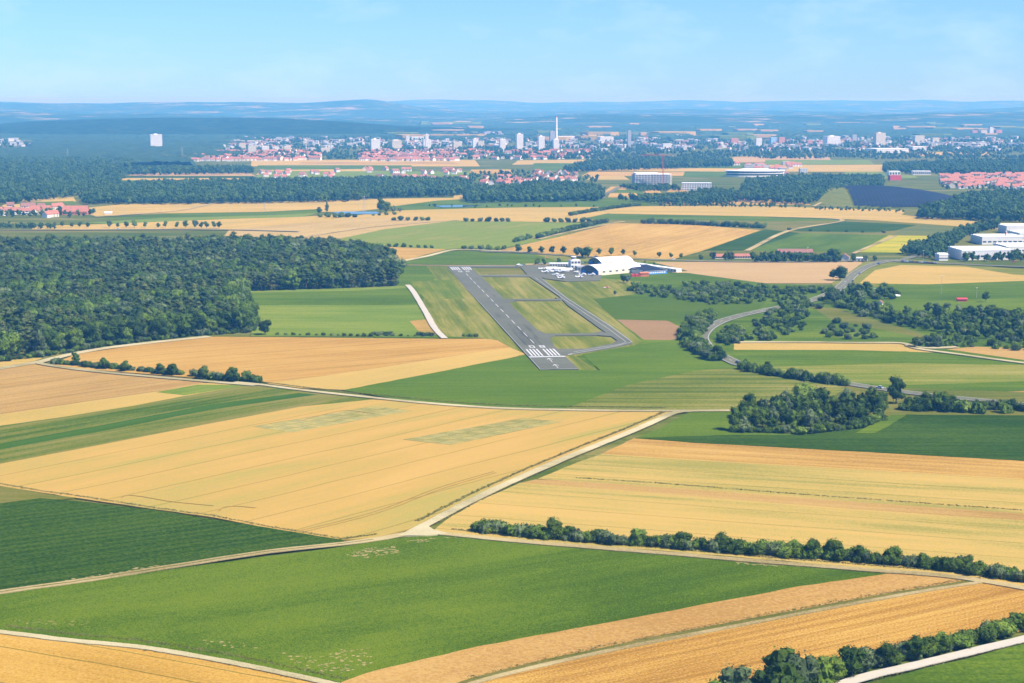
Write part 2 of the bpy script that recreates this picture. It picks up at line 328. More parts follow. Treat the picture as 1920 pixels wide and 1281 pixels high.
field('trial_plot', [(292,735.5),(370,721.5),(470,722),(345,741.5)], cLight, ((292,735),(370,722)), fine=1)
field('meadow', [(-200,829),(0,798.5),(130,780),(250,761),(340,743.5),(480,720),(500,721),(640,740),(700,749),(560,764),(400,794),(200,833),(0,871),(-200,908)], cGrass[:1]+[(.13,.19,.045),(.22,.23,.08),(.28,.26,.10)], ((0,798),(340,743)), streak=1.5, ss=.12, big=.5)
field('clover_strip', [(-200,872),(0,832),(200,795.5),(400,757.5),(560,737),(596,740),(400,767.5),(200,806.5),(0,843),(-200,884)], [(.045,.12,.02),(.065,.15,.028),(.09,.18,.035)], ((0,832),(400,758)), big=.3)
# --- right strips
field('meadow', [(1190,824),(1240,801),(1292,773),(1400,771),(1385,800),(1500,817),(1372,818)], cGrass, 0, big=.4, streak=.3)
field('maize_field', [(1192,821),(1372,815.5),(1500,816),(1620,803),(1660,785),(1700,777),(1920,779),(2100,779),(2100,875),(1920,864),(1600,846),(1300,830)], cMaize, 0, rowsp=4, rowd=.1, fs=.6, z=.8)
field('meadow', [(1605,812),(1640,792),(1672,778),(1700,778),(1660,802),(1640,812)], cGrass, 0, z=.815)
field('stubble_field', [(1188,822),(1300,829.5),(1600,845.5),(1920,863.5),(2100,874),(2100,912),(1920,898),(1600,880),(1300,863),(1126,852),(1150,840)], cStub, ((1190,823),(1920,864)), streak=1, tram=9, td=.7)
field('barley_field', [(1128,851),(1300,862),(1600,879.5),(1920,898),(2100,910),(2100,978),(1920,964),(1600,942),(1300,919),(1100,904),(1008,898),(1080,868)], cGreenPale, ((1190,823),(1920,864)), streak=1.2, ss=.1, tram=22)
field('stubble_field', [(1004,899),(1100,903.5),(1300,918),(1600,941),(1920,963),(2100,976),(2100,992),(1920,977),(1600,956),(1300,931),(1100,916),(975,906)], cTan, ((1004,899),(1920,963)), streak=.6)
field('barley_field', [(975,905.5),(1100,915),(1300,930),(1600,955),(1920,976),(2100,990),(2100,1125),(1920,1098),(1640,1066),(1280,1036),(980,1013),(830,1001),(815,993),(850,966),(900,938)], cGreenPale, ((1004,899),(1920,963)), streak=1.2, ss=.1, tram=22)
# --- foreground
field('wheat_field', [(-120,892),(0,870),(200,832),(400,793),(560,763),(700,749),(860,761),(960,767),(1250,770.5),(1272,772),(1180,807),(1000,881),(900,925),(830,960),(770,991),(700,1009),(640,1012),(500,990),(400,970),(140,933),(0,911)], [(.46,.40,.135),(.60,.405,.145),(.66,.44,.17)], ((0,870),(560,763)), tram=24, streak=.8, big=1.0, ss=.12)
for pl in ([(473,800),(700,762),(772,770),(548,811)], [(755,824),(980,784),(1052,791),(845,834)]):
    field('trial_plot_border', pl, [(.16,.17,.06),(.2,.2,.07)], 0)
    cx = sum(p[0] for p in pl)/4; cy = sum(p[1] for p in pl)/4
    a0, a1 = pl[0], pl[1]; b0, b1 = pl[3], pl[2]
    for k in range(14):
        for j in range(3):
            def q(u, v):
                x = (a0[0]*(1-u)+a1[0]*u)*(1-v)+(b0[0]*(1-u)+b1[0]*u)*v; y = (a0[1]*(1-u)+a1[1]*u)*(1-v)+(b0[1]*(1-u)+b1[1]*u)*v; return (x, y)
            u0, u1, v0, v1 = (k+.03)/14, (k+.985)/14, (j+.03)/3, (j+.97)/3
            o = sheet('trial_plot', [q(u0,v0), q(u0,v1), q(u1,v1), q(u1,v0)], bpy.data.materials.get('plot%d' % ((k*3+j) % 4)) or fmat('plot%d' % ((k*3+j) % 4), [[(.28,.28,.13),(.40,.38,.2),(.50,.45,.24)],[(.36,.33,.14),(.48,.43,.2),(.54,.47,.22)],[(.32,.31,.14),(.44,.41,.2),(.5,.45,.22)],[(.38,.35,.14),(.50,.44,.2),(.56,.47,.22)]][(k*3+j) % 4], 1, fine=.8), ZL[0]+.02, .2)
    ZL[0] += .03
field('meadow', [(-120,893),(0,911.5),(80,925),(140,933),(76,938),(0,946),(-200,960)], cOlive, 0)
field('maize_field', [(-200,975),(0,944),(75,934),(140,939),(300,958),(500,989),(645,1013),(640,1018),(500,1030),(330,1057),(160,1084),(0,1105),(-200,1133)], cMaize, ((0,1050),(300,1010)), z=1.0, fs=.75, fine=.9, rowsp=6, rowd=.16, big=.6, bump=.8)
field('beet_field', [(-200,1142),(0,1114),(330,1066),(640,1025),(760,1007),(830,1002.5),(980,1018),(1280,1043),(1540,1064),(1700,1075),(1500,1100),(1200,1157),(900,1212),(690,1262),(636,1279),(420,1236),(250,1209),(130,1197),(0,1181),(-200,1158)], cBeet, ((0,1114),(330,1066)), fs=2.0, fine=.95, big=1.15, streak=.3, bump=1.0)
field('wheat_field', [(630,1330),(640,1279),(690,1261),(900,1211),(1200,1156),(1500,1099),(1695,1072),(1845,1088),(1700,1110),(1400,1165),(1100,1225),(880,1280),(800,1330)], [(.44,.26,.10),(.55,.34,.135),(.62,.41,.18)], ((900,1211),(1500,1099)), streak=.5, fs=.8, fine=.8)
field('stubble_field', [(800,1340),(890,1281),(1100,1230),(1400,1171),(1700,1115),(1850,1090),(1930,1103),(2150,1130),(2150,1160),(1920,1180),(1700,1225),(1500,1275),(1330,1340)], [(.38,.20,.05),(.56,.32,.09),(.70,.46,.15)], ((900,1278),(1700,1115)), streak=1.3, ss=.3, fs=1.3, fine=.9, tram=9, td=.8)
field('meadow', [(1560,1340),(1640,1283),(1700,1262),(1800,1238),(1920,1207),(2150,1150),(2150,1340)], cGrass, 0, big=1.2, fs=.8, fine=.7)
field('wheat_field', [(-200,1160),(0,1187),(130,1203),(250,1214),(420,1243),(580,1276),(700,1310),(700,1360),(-200,1360)], [(.48,.29,.07),(.62,.38,.10),(.69,.45,.15)], ((0,1200),(330,1260)), streak=.5, fs=1, fine=.7, tram=12, tw=.06, td=.1)
print('layers top', ZL[0])
# ================================================================== TRACKS AND ROADS
ZT = 1.12
T = lambda px, w_, m=GRAVEL, z=ZT, n='gravel_track': ribbon(n, px, w_, m, z)
T([(-200,1145),(0,1109.5),(160,1087),(330,1060),(500,1034),(640,1019),(720,1008),(785,995)], 4.2, GRAVEL2)
vg = fmat('verge_grass', [(.12,.14,.04),(.20,.19,.06),(.30,.25,.09)], 0)
ribbon('track_centre_grass', [(-200,1145),(0,1109.5),(160,1087),(330,1060),(500,1034),(640,1019),(700,1011)], .9, vg, ZT+.02, .25)
T([(770,998),(830,966),(900,930),(1000,884),(1100,842),(1180,810),(1230,788),(1265,773),(1300,769.5)], 4.2, GRAVEL, ZT+.01)
T([(770,995),(810,998),(850,1002),(980,1015),(1100,1025),(1280,1039.5),(1400,1050),(1540,1061),(1640,1069),(1700,1073),(1780,1080),(1850,1090),(1920,1102),(2100,1132)], 4.2, GRAVEL2, ZT+.02)
sheet('gravel_junction', [(745,1003),(775,993),(800,984),(812,992),(840,1000),(800,1004)], GRAVEL, ZT+.03, .1)
T([(440,716),(490,721),(560,730),(640,739),(760,751.5),(860,760),(960,765.5),(1100,768.5),(1200,769.5),(1300,769.5),(1400,769.5),(1600,775)], 4.4, GRAVEL, ZT+.015)
T([(-200,720),(0,690),(40,683.5),(78,677),(130,664.5),(200,652),(300,640),(392,630.5)], 6.5, GRAVEL)
T([(70,679),(90,684),(180,696),(345,711),(480,722)], 5, GRAVEL, ZT+.01)
T([(-200,1158),(0,1184),(60,1191),(130,1200),(250,1211),(330,1223),(420,1239),(500,1255),(580,1272),(640,1286),(720,1310)], 3.1, GRAVEL)
T([(1500,1310),(1615,1270),(1700,1250),(1800,1226),(1870,1209),(1920,1197),(2100,1150)], 4.2, BRIGHT)
T([(764,534),(774,545),(786,564),(800,588),(816,616),(834,634)], 4.4, BRIGHT)
T([(750,490),(800,480),(842,469.5),(870,467.5),(930,470),(1010,473)], 6, GRAVEL)
T([(1010,448),(1060,436),(1150,418),(1170,415)], 5, GRAVEL2)
T([(735,496.5),(845,497.5),(1000,497.5)], 5, GRAVEL2)
T([(1376,641),(1500,641),(1600,642),(1690,643),(1720,653),(1800,664),(1920,680),(2100,700)], 5, GRAVEL)
T([(1700,648),(1740,652),(1795,650)], 6, GRAVEL)
T([(860,1300),(890,1279),(1100,1228),(1400,1169),(1700,1113),(1850,1089)], 2.2, GRAVEL2)
T([(560,446),(700,425),(860,412)], 3, GRAVEL2); T([(400,381),(330,395),(180,406)], 5, GRAVEL2)
T([(1020,472),(940,470)], 4, GRAVEL2); T([(1440,406),(1580,412),(1480,432),(1400,470)], 6, GRAVEL2); T([(1680,441),(1600,475)], 5, GRAVEL2)
rd = [(2100,780),(1920,758),(1760,742),(1650,728),(1500,704),(1400,686),(1372,676),(1340,660),(1322,645),(1316,631),(1327,616),(1350,603),(1385,592),(1425,583),(1470,574),(1520,563),(1560,548),(1582,533),(1600,515),(1625,500),(1655,491),(1690,487)]
road = ribbon('asphalt_road', rd, 9.5, ASPH2, ZT)
ribbon('asphalt_road', [(1690,487),(1600,489),(1500,490.5),(1360,490),(1200,486),(1100,481),(1000,475),(900,471)], 9, ASPH2, ZT-.05)
ribbon('asphalt_road', [(1670,489),(1720,492),(1800,495),(1920,500),(2100,505)], 11, ASPH2, ZT-.06)
ribbon('asphalt_road', [(1690,487),(1720,478),(1760,462),(1800,440)], 8, ASPH2, ZT-.07)
ribbon('asphalt_road', [(-50,432),(120,431),(280,430),(420,430.5),(560,434)], 8, ASPH2, ZT)
ribbon('asphalt_road', [(1130,372),(1130,366),(1150,357),(1160,351)], 10, ASPH2, ZT)
def cat(px, z):
    pts = [P(x, y, z) for x, y in px]; q = []; pp = [pts[0]*2-pts[1]]+pts+[pts[-1]*2-pts[-2]]
    for i in range(1, len(pp)-2):
        for k in range(6):
            t = k/6; a, b, c, d = pp[i-1:i+3]; q.append(.5*((2*b)+(c-a)*t+(2*a-5*b+4*c-d)*t*t+(3*b-a-3*c+d)*t**3))
    return q+[pts[-1]]
cp = cat(rd, ZT)
def offs(pts, o):
    r = []
    for i, p in enumerate(pts):
        d = pts[min(i+1, len(pts)-1)]-pts[max(i-1, 0)]; d.z = 0; d.normalize(); r.append(p+Vector((-d.y, d.x, 0))*o)
    return r
for o_ in (-4.3, 4.3): ribbon('edge_line', None, .25, PAINT, ZT+.02, 0, road, offs(cp, o_), False)
acc = 0; dl = []
for i in range(30, len(cp)-1):
    seg = cp[i+1]-cp[i]; n = max(1, int(seg.length/4))
    for k in range(n):
        if (len(dl) % 3) == 0: ribbon('centre_line_dash', None, .25, PAINT, ZT+.02, 0, road, [cp[i].lerp(cp[i+1], k/n), cp[i].lerp(cp[i+1], (k+.95)/n)], False)
        dl.append(1)
# ================================================================== RUNWAY
ZR = 1.2
rw = sheet('runway', [(1012,692),(838,498),(880,498),(1085,692)], ASPH, ZR, 0, step=500)
N0, N1 = P(1048.5, 692, ZR), P(859, 498, ZR); U = (N1-N0).normalized(); V = Vector((U.y, -U.x, 0)); RL = (N1-N0).length
RWW = (P(1085,692,ZR)-P(1012,692,ZR)).length*abs(V.x)
def quad(name, u0, u1, v0, v1, dz=.02, par=rw, mat=PAINT):
    vs = [N0+U*a+V*b+Vector((0,0,dz)) for a, b in ((u0,v0),(u0,v1),(u1,v1),(u1,v0))]
    return pyd(name, [tuple(q) for q in vs], [(0,1,2,3)], mat, par)
def uy(y): return (P(1048.5-(692-y)*.977, y, ZR)-N0).dot(U)
hw = RWW/2
print('runway', RL, RWW)
quad('edge_line', 0, RL, -hw, -hw+.22)
quad('end_line', 0, .5, -hw, hw); quad('threshold_line', uy(669.5), uy(668.5)+1, -hw, hw)
for i in range(8):
    c = (-3.5+i)*hw*.19+(.09*hw if i > 3 else -.09*hw)
    quad('threshold_stripe', uy(667), uy(654.5), c-.42*hw/10, c+.42*hw/10)
    quad('threshold_stripe', RL-14-30, RL-14, c-.42*hw/10, c+.42*hw/10)
SEG = {'0': 'abcdef', '8': 'abcdefg', '2': 'abged', '6': 'afgedc'}
RUB = fmat('tyre_rubber_marks', [(.08,.09,.19),(.10,.112,.23),(.13,.14,.29)], bump=0)
for i in range(16):
    v0 = rnd.gauss(0, hw*.28); u0 = uy(650)+rnd.uniform(0, 60); quad('rubber_mark', u0, u0+rnd.uniform(25,80), v0-.25, v0+.25, .008+i*.0006, rw, RUB)
PAT = fmat('tar_repair', [(.12,.132,.24),(.15,.163,.29),(.17,.183,.32)], bump=0)
for i in range(9):
    u0 = rnd.uniform(60, RL-60); v0 = rnd.uniform(-.8,.5)*hw; quad('repair_patch', u0, u0+rnd.uniform(8,30), v0, v0+rnd.uniform(1.2,4), .004+i*.0004, rw, PAT)
def digit(ch, u0, v0, H_, W_, t, sgn=1):
    r = {'a': (H_-t*2, H_, 0, W_), 'd': (0, t*2, 0, W_), 'g': (H_/2-t, H_/2+t, 0, W_), 'b': (H_/2, H_, W_-t, W_), 'c': (0, H_/2, W_-t, W_), 'f': (H_/2, H_, 0, t), 'e': (0, H_/2, 0, t)}
    m = MB()
    for k, s_ in enumerate(SEG[ch]):
        a0, a1, b0, b1 = r[s_]
        vs = [N0+U*(u0+sgn*a)+V*(v0+sgn*b)+Vector((0,0,.02+.002*k)) for a, b in ((a0,b0),(a0,b1),(a1,b1),(a1,b0))]
        m.add(vs, [(0,1,2,3)])
    m.build('runway_number', PAINT, rw)
u_ = uy(652)
digit('0', u_, -5.2, 10, 3.4, .7); digit('8', u_, 1.5, 10, 3.4, .7)
digit('2', RL-52, 5.2, 12, 3.4, .7, -1); digit('6', RL-52, -1.8, 12, 3.4, .7, -1)
u = uy(644)
while u < RL-80:
    quad('centre_line_dash', u, u+20, -.22, .22); u += 34
for (ya, yb) in ((690,683),(679,671.5)):
    a0, a1 = uy(ya), uy(yb)
    quad('arrow_shaft', a0, a1, -.18, .18)
    m = MB()
    for s_ in (-1, 1):
        vs = [N0+U*a+V*b+Vector((0,0,.022)) for a, b in ((a1,0),(a1-5,s_*1.8),(a1-6.4,s_*1.8),(a1-1.8,0))]; m.add(vs, [(0,1,2,3)])
    m.build('arrow_head', PAINT, rw)
tx = sheet('taxiway', [(972,497),(1003,497),(1018,523),(1065.5,560),(1145,610.7),(1185,640),(1184,644),(1145,652),(1103,659),(1058,665.5),(1043,654),(1097,654),(1149,644),(1157,638),(1129,618.6),(1065,573),(1047.5,555),(990,517),(980,505)], ASPH, ZR-.03, .1, step=20)
sheet('taxiway', [(1000,632),(1012,620),(1022,625),(1040,625.5),(1110,624.8),(1128,621),(1160,632),(1120,628.5),(1040,629),(1030,633),(1040,650),(1022,645)], ASPH, ZR-.04, .1)
sheet('taxiway', [(938,556),(946,560.5),(990,560.5),(1045,560.5),(1040,558),(1060,560),(1050,563.5),(965,563.5),(955,567),(952,572)], ASPH, ZR-.05, .1)
sheet('taxiway', [(878,514),(900,515.5),(1000,514.5),(1010,519),(905,518.5),(888,520)], ASPH, ZR-.06, .1)
sheet('taxiway', [(870,498),(1000,498),(1000,501.5),(870,501.5)], ASPH, ZR-.07, .1)
sheet('apron', [(988,497.5),(1110,499),(1130,508),(1125,526),(1060,527.5),(1020,522),(1003,510)], ASPH, ZR-.08, .3)
sheet('car_park', [(985,494.5),(1050,493),(1095,495),(1180,491),(1180,497),(1070,500),(985,497.5)], GRAVEL2, ZR-.1, .3)
for pts, w_ in (([(1004,521),(1056,560),(1140,616),(1174,641),(1165,645),(1120,652),(1075,660)], .2), ([(1017,523.5),(1065,560.5),(1144,611),(1185,641),(1150,650),(1095,659.5),(1065,664.5)], .25)):
    ribbon('taxiway_line', None, w_, PAINT, ZR+.01, 0, tx, [P(x, y, ZR) for x, y in pts], False)
# ================================================================== HILLS AND HAZE
fhm = fmat('hill_woods', [(.022,.05,.02), (.035,.07,.025), (.05,.09,.03,.72), (.20,.20,.08,.76), (.55,.45,.26,.84)], 0, .35, .9, .5, .0022, bump=0, ss=.0012)
fhw = fmat('hill_forest', [(.008,.02,.008), (.026,.05,.02), (.06,.10,.035)], 0, 1.4, .6, 1.0, .02, bump=0)
def ridge(name, D, prof, W, mat, seed):
    xs = np.linspace(prof[0][0], prof[-1][0], 220); ty = np.interp(xs, [p[0] for p in prof], [p[1] for p in prof]); nr = 14
    v, f = [], []
    for j in range(nr):
        t = j/(nr-1)*2-1; d = D+t*W
        k = math.cos(t*math.pi/2)**1.3
        for x, y in zip(xs, ty):
            X = xat(D, x)*d/D
            nn = noise.fractal(Vector((X/2500+seed, d/2500, 0)), 1, 2, 5)
            z = max(zat(D, y), 3)*k+nn*W*.009*(.3+k*.7)*(0 if j == nr-1 else 1)*min(1, max(0, (k)*1.5))
            v.append((X, d, min(z, 167)-1.5 if 0 < j < nr-1 else -2))
    n = len(xs)
    for j in range(nr-1):
        for i in range(n-1): f.append((j*n+i, j*n+i+1, (j+1)*n+i+1, (j+1)*n+i))
    return tag(pyd(name, v, f, mat, smooth=True), kind='structure')
ridge('hills', 27000, [(-700,192),(0,193),(560,194),(730,189.5),(830,187.5),(900,189),(1000,192),(1160,191),(1400,190.5),(1500,187.5),(1600,190.5),(1800,192),(1880,191),(2600,189)], 6000, fhm, 1)
ridge('hills', 17500, [(-600,194),(-100,193),(0,192.5),(200,194),(350,192.5),(470,191.5),(560,193),(600,190.5),(640,187),(690,184.5),(712,186.5),(735,191),(765,197),(800,203),(900,211),(1100,212),(1300,206),(1500,207),(1700,210),(1850,204),(1920,200),(2500,196)], 3200, fhm, 4)
ridge('hills', 12500, [(-600,208),(0,209),(150,214),(300,213),(480,219),(700,222),(900,226),(1100,214),(1400,216),(1700,215),(2400,212)], 2200, fhm, 8)
ridge('hills', 8600, [(-600,238),(-100,236),(0,233),(60,227),(200,222),(350,221),(520,222),(650,228),(760,238),(900,244),(1000,245)], 1500, fhw, 12)
hz = MB().box(-52000, 52000, -1200, 42000, -3, 177).build('haze')
tag(hz, 'pale blue summer haze over the plain', 'haze', kind='stuff')
hm = bpy.data.materials.new('haze_air'); hm.use_nodes = True; hn = hm.node_tree.nodes; hn.clear()
pv = hn.new('ShaderNodeVolumePrincipled'); ho = hn.new('ShaderNodeOutputMaterial'); hm.node_tree.links.new(pv.outputs[0], ho.inputs['Volume'])
pv.inputs['Color'].default_value = (.13, .52, 1.0, 1); pv.inputs['Absorption Color'].default_value = (.85, .64, 1, 1); pv.inputs['Density'].default_value = 9.8e-5; pv.inputs['Anisotropy'].default_value = 0.0
hz.data.materials.append(hm)
#@@PART2
# ================================================================== PLANTS
def ico(sub):
    bm = bmesh.new(); bmesh.ops.create_icosphere(bm, subdivisions=sub, radius=1)
    v = [x.co.copy() for x in bm.verts]; f = [tuple(q.index for q in x.verts) for x in bm.faces]; bm.free(); return v, f
ICO = {k: ico(k) for k in (1, 2, 3)}
def crown(m, lobes, sub, nleaf, leaf, seed, amp=.35, mat=0):
    r_ = random.Random(seed); iv, jf = ICO[sub]
    for c, r in lobes:
        c = Vector(c); vs = []
        for v in iv:
            k = 1+amp*noise.noise(v*1.7+c*.37+Vector((seed, 0, 0)))*1.6+amp*.5*noise.noise(v*4.1+c)
            vs.append(c+Vector((v.x*r[0], v.y*r[1], v.z*r[2]))*k*.93)
        m.add(vs, jf, mat)
    for _ in range(nleaf):
        c, r = lobes[r_.randrange(len(lobes))]
        d = Vector((r_.gauss(0,1), r_.gauss(0,1), r_.gauss(.15,1))).normalized()
        k = (1+amp*noise.noise(d*1.7+Vector(c)*.37+Vector((seed,0,0)))*1.6)*r_.uniform(.88, 1.22)
        p = Vector(c)+Vector((d.x*r[0], d.y*r[1], d.z*r[2]))*k
        n = (d+Vector((r_.gauss(0,1), r_.gauss(0,1), r_.gauss(0,1)))*.55).normalized(); a = n.orthogonal().normalized()
        a.rotate(Matrix.Rotation(r_.uniform(0, 6.3), 3, n)); b = n.cross(a); s_ = leaf*r_.uniform(.5, 1.2)
        m.add([p-a*s_, p-b*s_*.6+n*s_*.2, p+a*s_, p+b*s_*.6+n*s_*.2], [(0,1,2,3)], mat)
def trunk(m, h, r, limbs, mat=0, seed=0):
    r_ = random.Random(seed); m.tube((0,0,-.3), (0,0,h), r, r*.6, 7, mat)
    for _ in range(limbs):
        t = r_.uniform(0, 6.3); z = h*r_.uniform(.55, .95); m.tube((0,0,z), (math.cos(t)*h*.45, math.sin(t)*h*.45, z+h*.45), r*.4, r*.12, 5, mat)
def kind_broad(seed, sub, nl, H=10, W=4, zb=2.2, nlobe=7, leaf=.45):
    r_ = random.Random(seed); lobes = []
    zc = (zb+H)/2; hz_ = (H-zb)/2
    lobes.append(((0,0,zc), (W*.62, W*.62, hz_*.85)))
    for i in range(nlobe):
        t = i*2.4+r_.uniform(-.4,.4); q = r_.uniform(-.75, .8); rr = W*.62*math.sqrt(1-q*q*.8)
        s_ = W*r_.uniform(.33, .5); lobes.append(((math.cos(t)*rr, math.sin(t)*rr, zc+q*hz_*.75), (s_, s_, s_*r_.uniform(.7, .95))))
    def build(m, mat=0): crown(m, lobes, sub, nl, leaf, seed, .35, mat)
    return build, zc
def kind_pine(seed, sub, nl, H=11):
    r_ = random.Random(seed); lobes = [((r_.uniform(-.4,.4), r_.uniform(-.4,.4), H*.85), (1.3,1.3,H*.13))]
    for i in range(8):
        t = i*2.1+r_.uniform(-.3,.3); z = H*(.45+.06*i); rr = 1.7-.13*i
        lobes.append(((math.cos(t)*rr, math.sin(t)*rr, z), (1.35, 1.35, .6)))
    def build(m, mat=0): crown(m, lobes, sub, nl, .38, seed, .4, mat)
    return build, H*.6
def kind_bush(seed, sub, nl, H=4, W=2.4):
    r_ = random.Random(seed); lobes = [((0,0,H*.45), (W*.7, W*.7, H*.45))]
    for i in range(6):
        t = i*1.3+r_.uniform(-.4,.4); s_ = W*r_.uniform(.35,.5); lobes.append(((math.cos(t)*W*.6, math.sin(t)*W*.6, H*r_.uniform(.2,.72)), (s_,s_,s_*1.0)))
    def build(m, mat=0): crown(m, lobes, sub, nl, .27, seed, .4, mat)
    return build, H*.4
KINDS = {}
def defk(name, fn, mats, th, tr, limbs=4):      # crown mesh, trunk mesh, and the joined one for woods
    b, zc = fn; m = MB(); b(m); cm = m.mesh(name+'_crown', [mats]); 
    m = MB(); trunk(m, zc if th is None else th, tr, limbs, 0, len(name)); tm = m.mesh(name+'_trunk', [BARK]); KINDS[name] = (cm, tm)
for i in range(4): defk('oak%d' % i, kind_broad(11+i, 2, 2200, 10, 4.0+.4*(i % 2), .9, 9, .33), (LEAF2, LEAF, LEAFY, LEAF)[i], None, .26)
for i in range(3): defk('tall%d' % i, kind_broad(31+i, 2, 1800, 13, 3.5, 1.2, 10, .36), (LEAF, LEAFG, LEAF2)[i], None, .24)
for i in range(2): defk('poplar%d' % i, kind_broad(41+i, 2, 700, 15, 2.2, 1.0, 8, .4), LEAF2, None, .25)
for i in range(2): defk('lane%d' % i, kind_broad(51+i, 2, 500, 9, 3.9, 2.0, 7, .42), LEAF, None, .22)
def joined(name, fn, mat, th=None, tr=.2, tm=True):
    b, zc = fn; m = MB(); b(m, 0)
    if tm: trunk(m, zc if th is None else th, tr, 0, 1)
    me = m.mesh(name, [mat, BARK]); me.name = name; KINDS[name] = me
for i in range(4): joined('bush%d' % i, kind_bush(61+i, 2, 900), (LEAF2, LEAF, LEAFG, LEAFY)[i], tm=False)
for i in range(4): joined('wood_broad%d' % i, kind_broad(71+i, 2, 420, 10, 3.6, 1.6, 7, .42), (LEAF, LEAF2, LEAFG, LEAF)[i], None, .2)
for i in range(3): joined('wood_pine%d' % i, kind_pine(81+i, 1, 170), PINE, 6, .18)
for i in range(3): joined('far_tree%d' % i, kind_broad(91+i, 1, 40, 10, 4.2, .8, 4, .7), (FARL, FARL, FARP)[i], tm=False)
def tuft(seed):
    r_ = random.Random(seed); m = MB()
    for i in range(14):
        x, y = r_.gauss(0,.45), r_.gauss(0,.45); t = r_.uniform(0,3.14); h = r_.uniform(.3,.8); a = Vector((math.cos(t)*.22, math.sin(t)*.22, 0))
        m.add([Vector((x,y,0))-a, Vector((x,y,0))+a, Vector((x+r_.gauss(0,.15),y+r_.gauss(0,.15),h))], [(0,1,2)])
    return m
TUFTM = leafmat('dry_grass', (.10,.11,.03), (.17,.165,.045), (.27,.23,.08))
for i in range(2): KINDS['tuft%d' % i] = tuft(i).mesh('tuft%d' % i, [TUFTM])
TREES, BUSHES = [], []
def tree(kind, x, y, h, label, group=None, cat='tree', name='broadleaf_tree'): TREES.append((kind, x, y, h, label, group, name))
def bush(x, y, h, label, group=None, name='bush', wide=1.0, cat='bush'): BUSHES.append((x, y, h, label, group, wide))
def make_tree(kind, x, y, h, label, group, name):
    """tree with its foot at ground point (x, y) and height h"""
    cm, tm = KINDS[kind]; H = max(v.co.z for v in cm.vertices)
    t = empty(name, (x, y, 0), rnd.uniform(0, 6.3)); t.scale = (h/H*rnd.uniform(.9,1.12), h/H*rnd.uniform(.9,1.12), h/H)
    link('crown', cm, t); link('trunk', tm, t); return tag(t, label, 'tree', group)
def make_bush(x, y, h, label, group, wide):
    me = KINDS['bush%d' % rnd.randrange(4)]; o = bpy.data.objects.new('bush', me); C.objects.link(o)
    o.location = (x, y, -.1); s_ = h/4.2; o.scale = (s_*wide*rnd.uniform(.9,1.2), s_*wide*rnd.uniform(.9,1.2), s_); o.rotation_euler = (0,0,rnd.uniform(0,6.3))
    return tag(o, label, 'bush', group)
ORD = 'first second third fourth fifth sixth seventh eighth ninth tenth eleventh twelfth thirteenth fourteenth fifteenth sixteenth seventeenth eighteenth nineteenth twentieth'.split()
def part_of(i, n, g):
    if not g or n < 2: return ''
    if n <= 20: return ', '+ORD[i]+' from the left'
    return ', in its '+('leftmost','left','middle','right','rightmost')[min(4, i*5//n)]+' part'
def relabel(l, lab, g, hi):
    """one label each: size class and rank from the left inside its fifth of the row"""
    n = len(l)
    if n <= 20 or not g: return [lab+part_of(i, n, g) for i in range(n)]
    hs_ = sorted(t[hi] for t in l); lo, up = hs_[n//3], hs_[2*n//3]; cnt = {}; out = []
    for i, t in enumerate(l):
        size = 'low' if t[hi] < lo else 'tall' if t[hi] > up else 'medium'; f = min(4, i*5//n); c = cnt.get((size, f), 0); cnt[(size, f)] = c+1
        out.append(size+' '+lab+(', %s in its %s part' % (ORD[min(c, 19)], ('leftmost','left','middle','right','rightmost')[f])))
    return out
def inview(x, y): return y > 300 and abs(x) < y*.30+8 and y > 455
def flush_plants():
    def split(lst, hi, n):
        key = lambda t: -(t[hi]/t[hi-1]) if inview(t[hi-2], t[hi-1]) else 0
        l = sorted(lst, key=key); return l[:n], l[n:]
    big, small = split(TREES, 3, 298)
    fam = {}
    for t in big: fam.setdefault((t[5], t[4]), []).append(t)
    for (g, lab), l in fam.items():
        l.sort(key=lambda t: t[1]/t[2])
        for t, q in zip(l, relabel(l, lab, g, 3)):
            make_tree(t[0], t[1], t[2], t[3], q, g, t[6])
    scatter('small_trees', [(t[1], t[2], 0, t[3]/10.5, rnd.randrange(4)) for t in small], WOOD[:4], 'remaining smaller trees among belts, groves and wood edges', 'trees')
    big, small = split(BUSHES, 2, 296)
    fam = {}
    for t in big: fam.setdefault((t[4], t[3]), []).append(t)
    for (g, lab), l in fam.items():
        l.sort(key=lambda t: t[0]/t[1])
        for t, q in zip(l, relabel(l, lab, g, 2)): make_bush(t[0], t[1], t[2], q, g, t[5])
    scatter('small_bushes', [(t[0], t[1], -.1, t[2]/4.2*t[5]**.5, rnd.randrange(4)) for t in small], ['bush0','bush1','bush2','bush3'], 'remaining small bushes in hedges and rough meadows', 'bushes')
def along(px, step):
    """points every step metres along a line on the ground"""
    pts = [P(x, y) for x, y in px]; out = []; rest = 0
    for a, b in zip(pts, pts[1:]):
        L_ = (b-a).length; d = rest
        while d < L_: out.append(a.lerp(b, d/L_)); d += step*rnd.uniform(.8, 1.2)
        rest = d-L_
    return out
def inpoly(x, y, poly):
    c = False; j = len(poly)-1
    for i in range(len(poly)):
        xi, yi = poly[i]; xj, yj = poly[j]
        if (yi > y) != (yj > y) and x < (xj-xi)*(y-yi)/(yj-yi)+xi: c = not c
        j = i
    return c
def fill(px, step):
    poly = [tuple(P(x, y).xy) for x, y in px]; xs = [p[0] for p in poly]; ys = [p[1] for p in poly]; out = []
    y = min(ys)
    while y < max(ys):
        x = min(xs)
        while x < max(xs):
            X, Y = x+rnd.uniform(-.45,.45)*step, y+rnd.uniform(-.45,.45)*step
            if inpoly(X, Y, poly): out.append((X, Y))
            x += step
        y += step
    return out
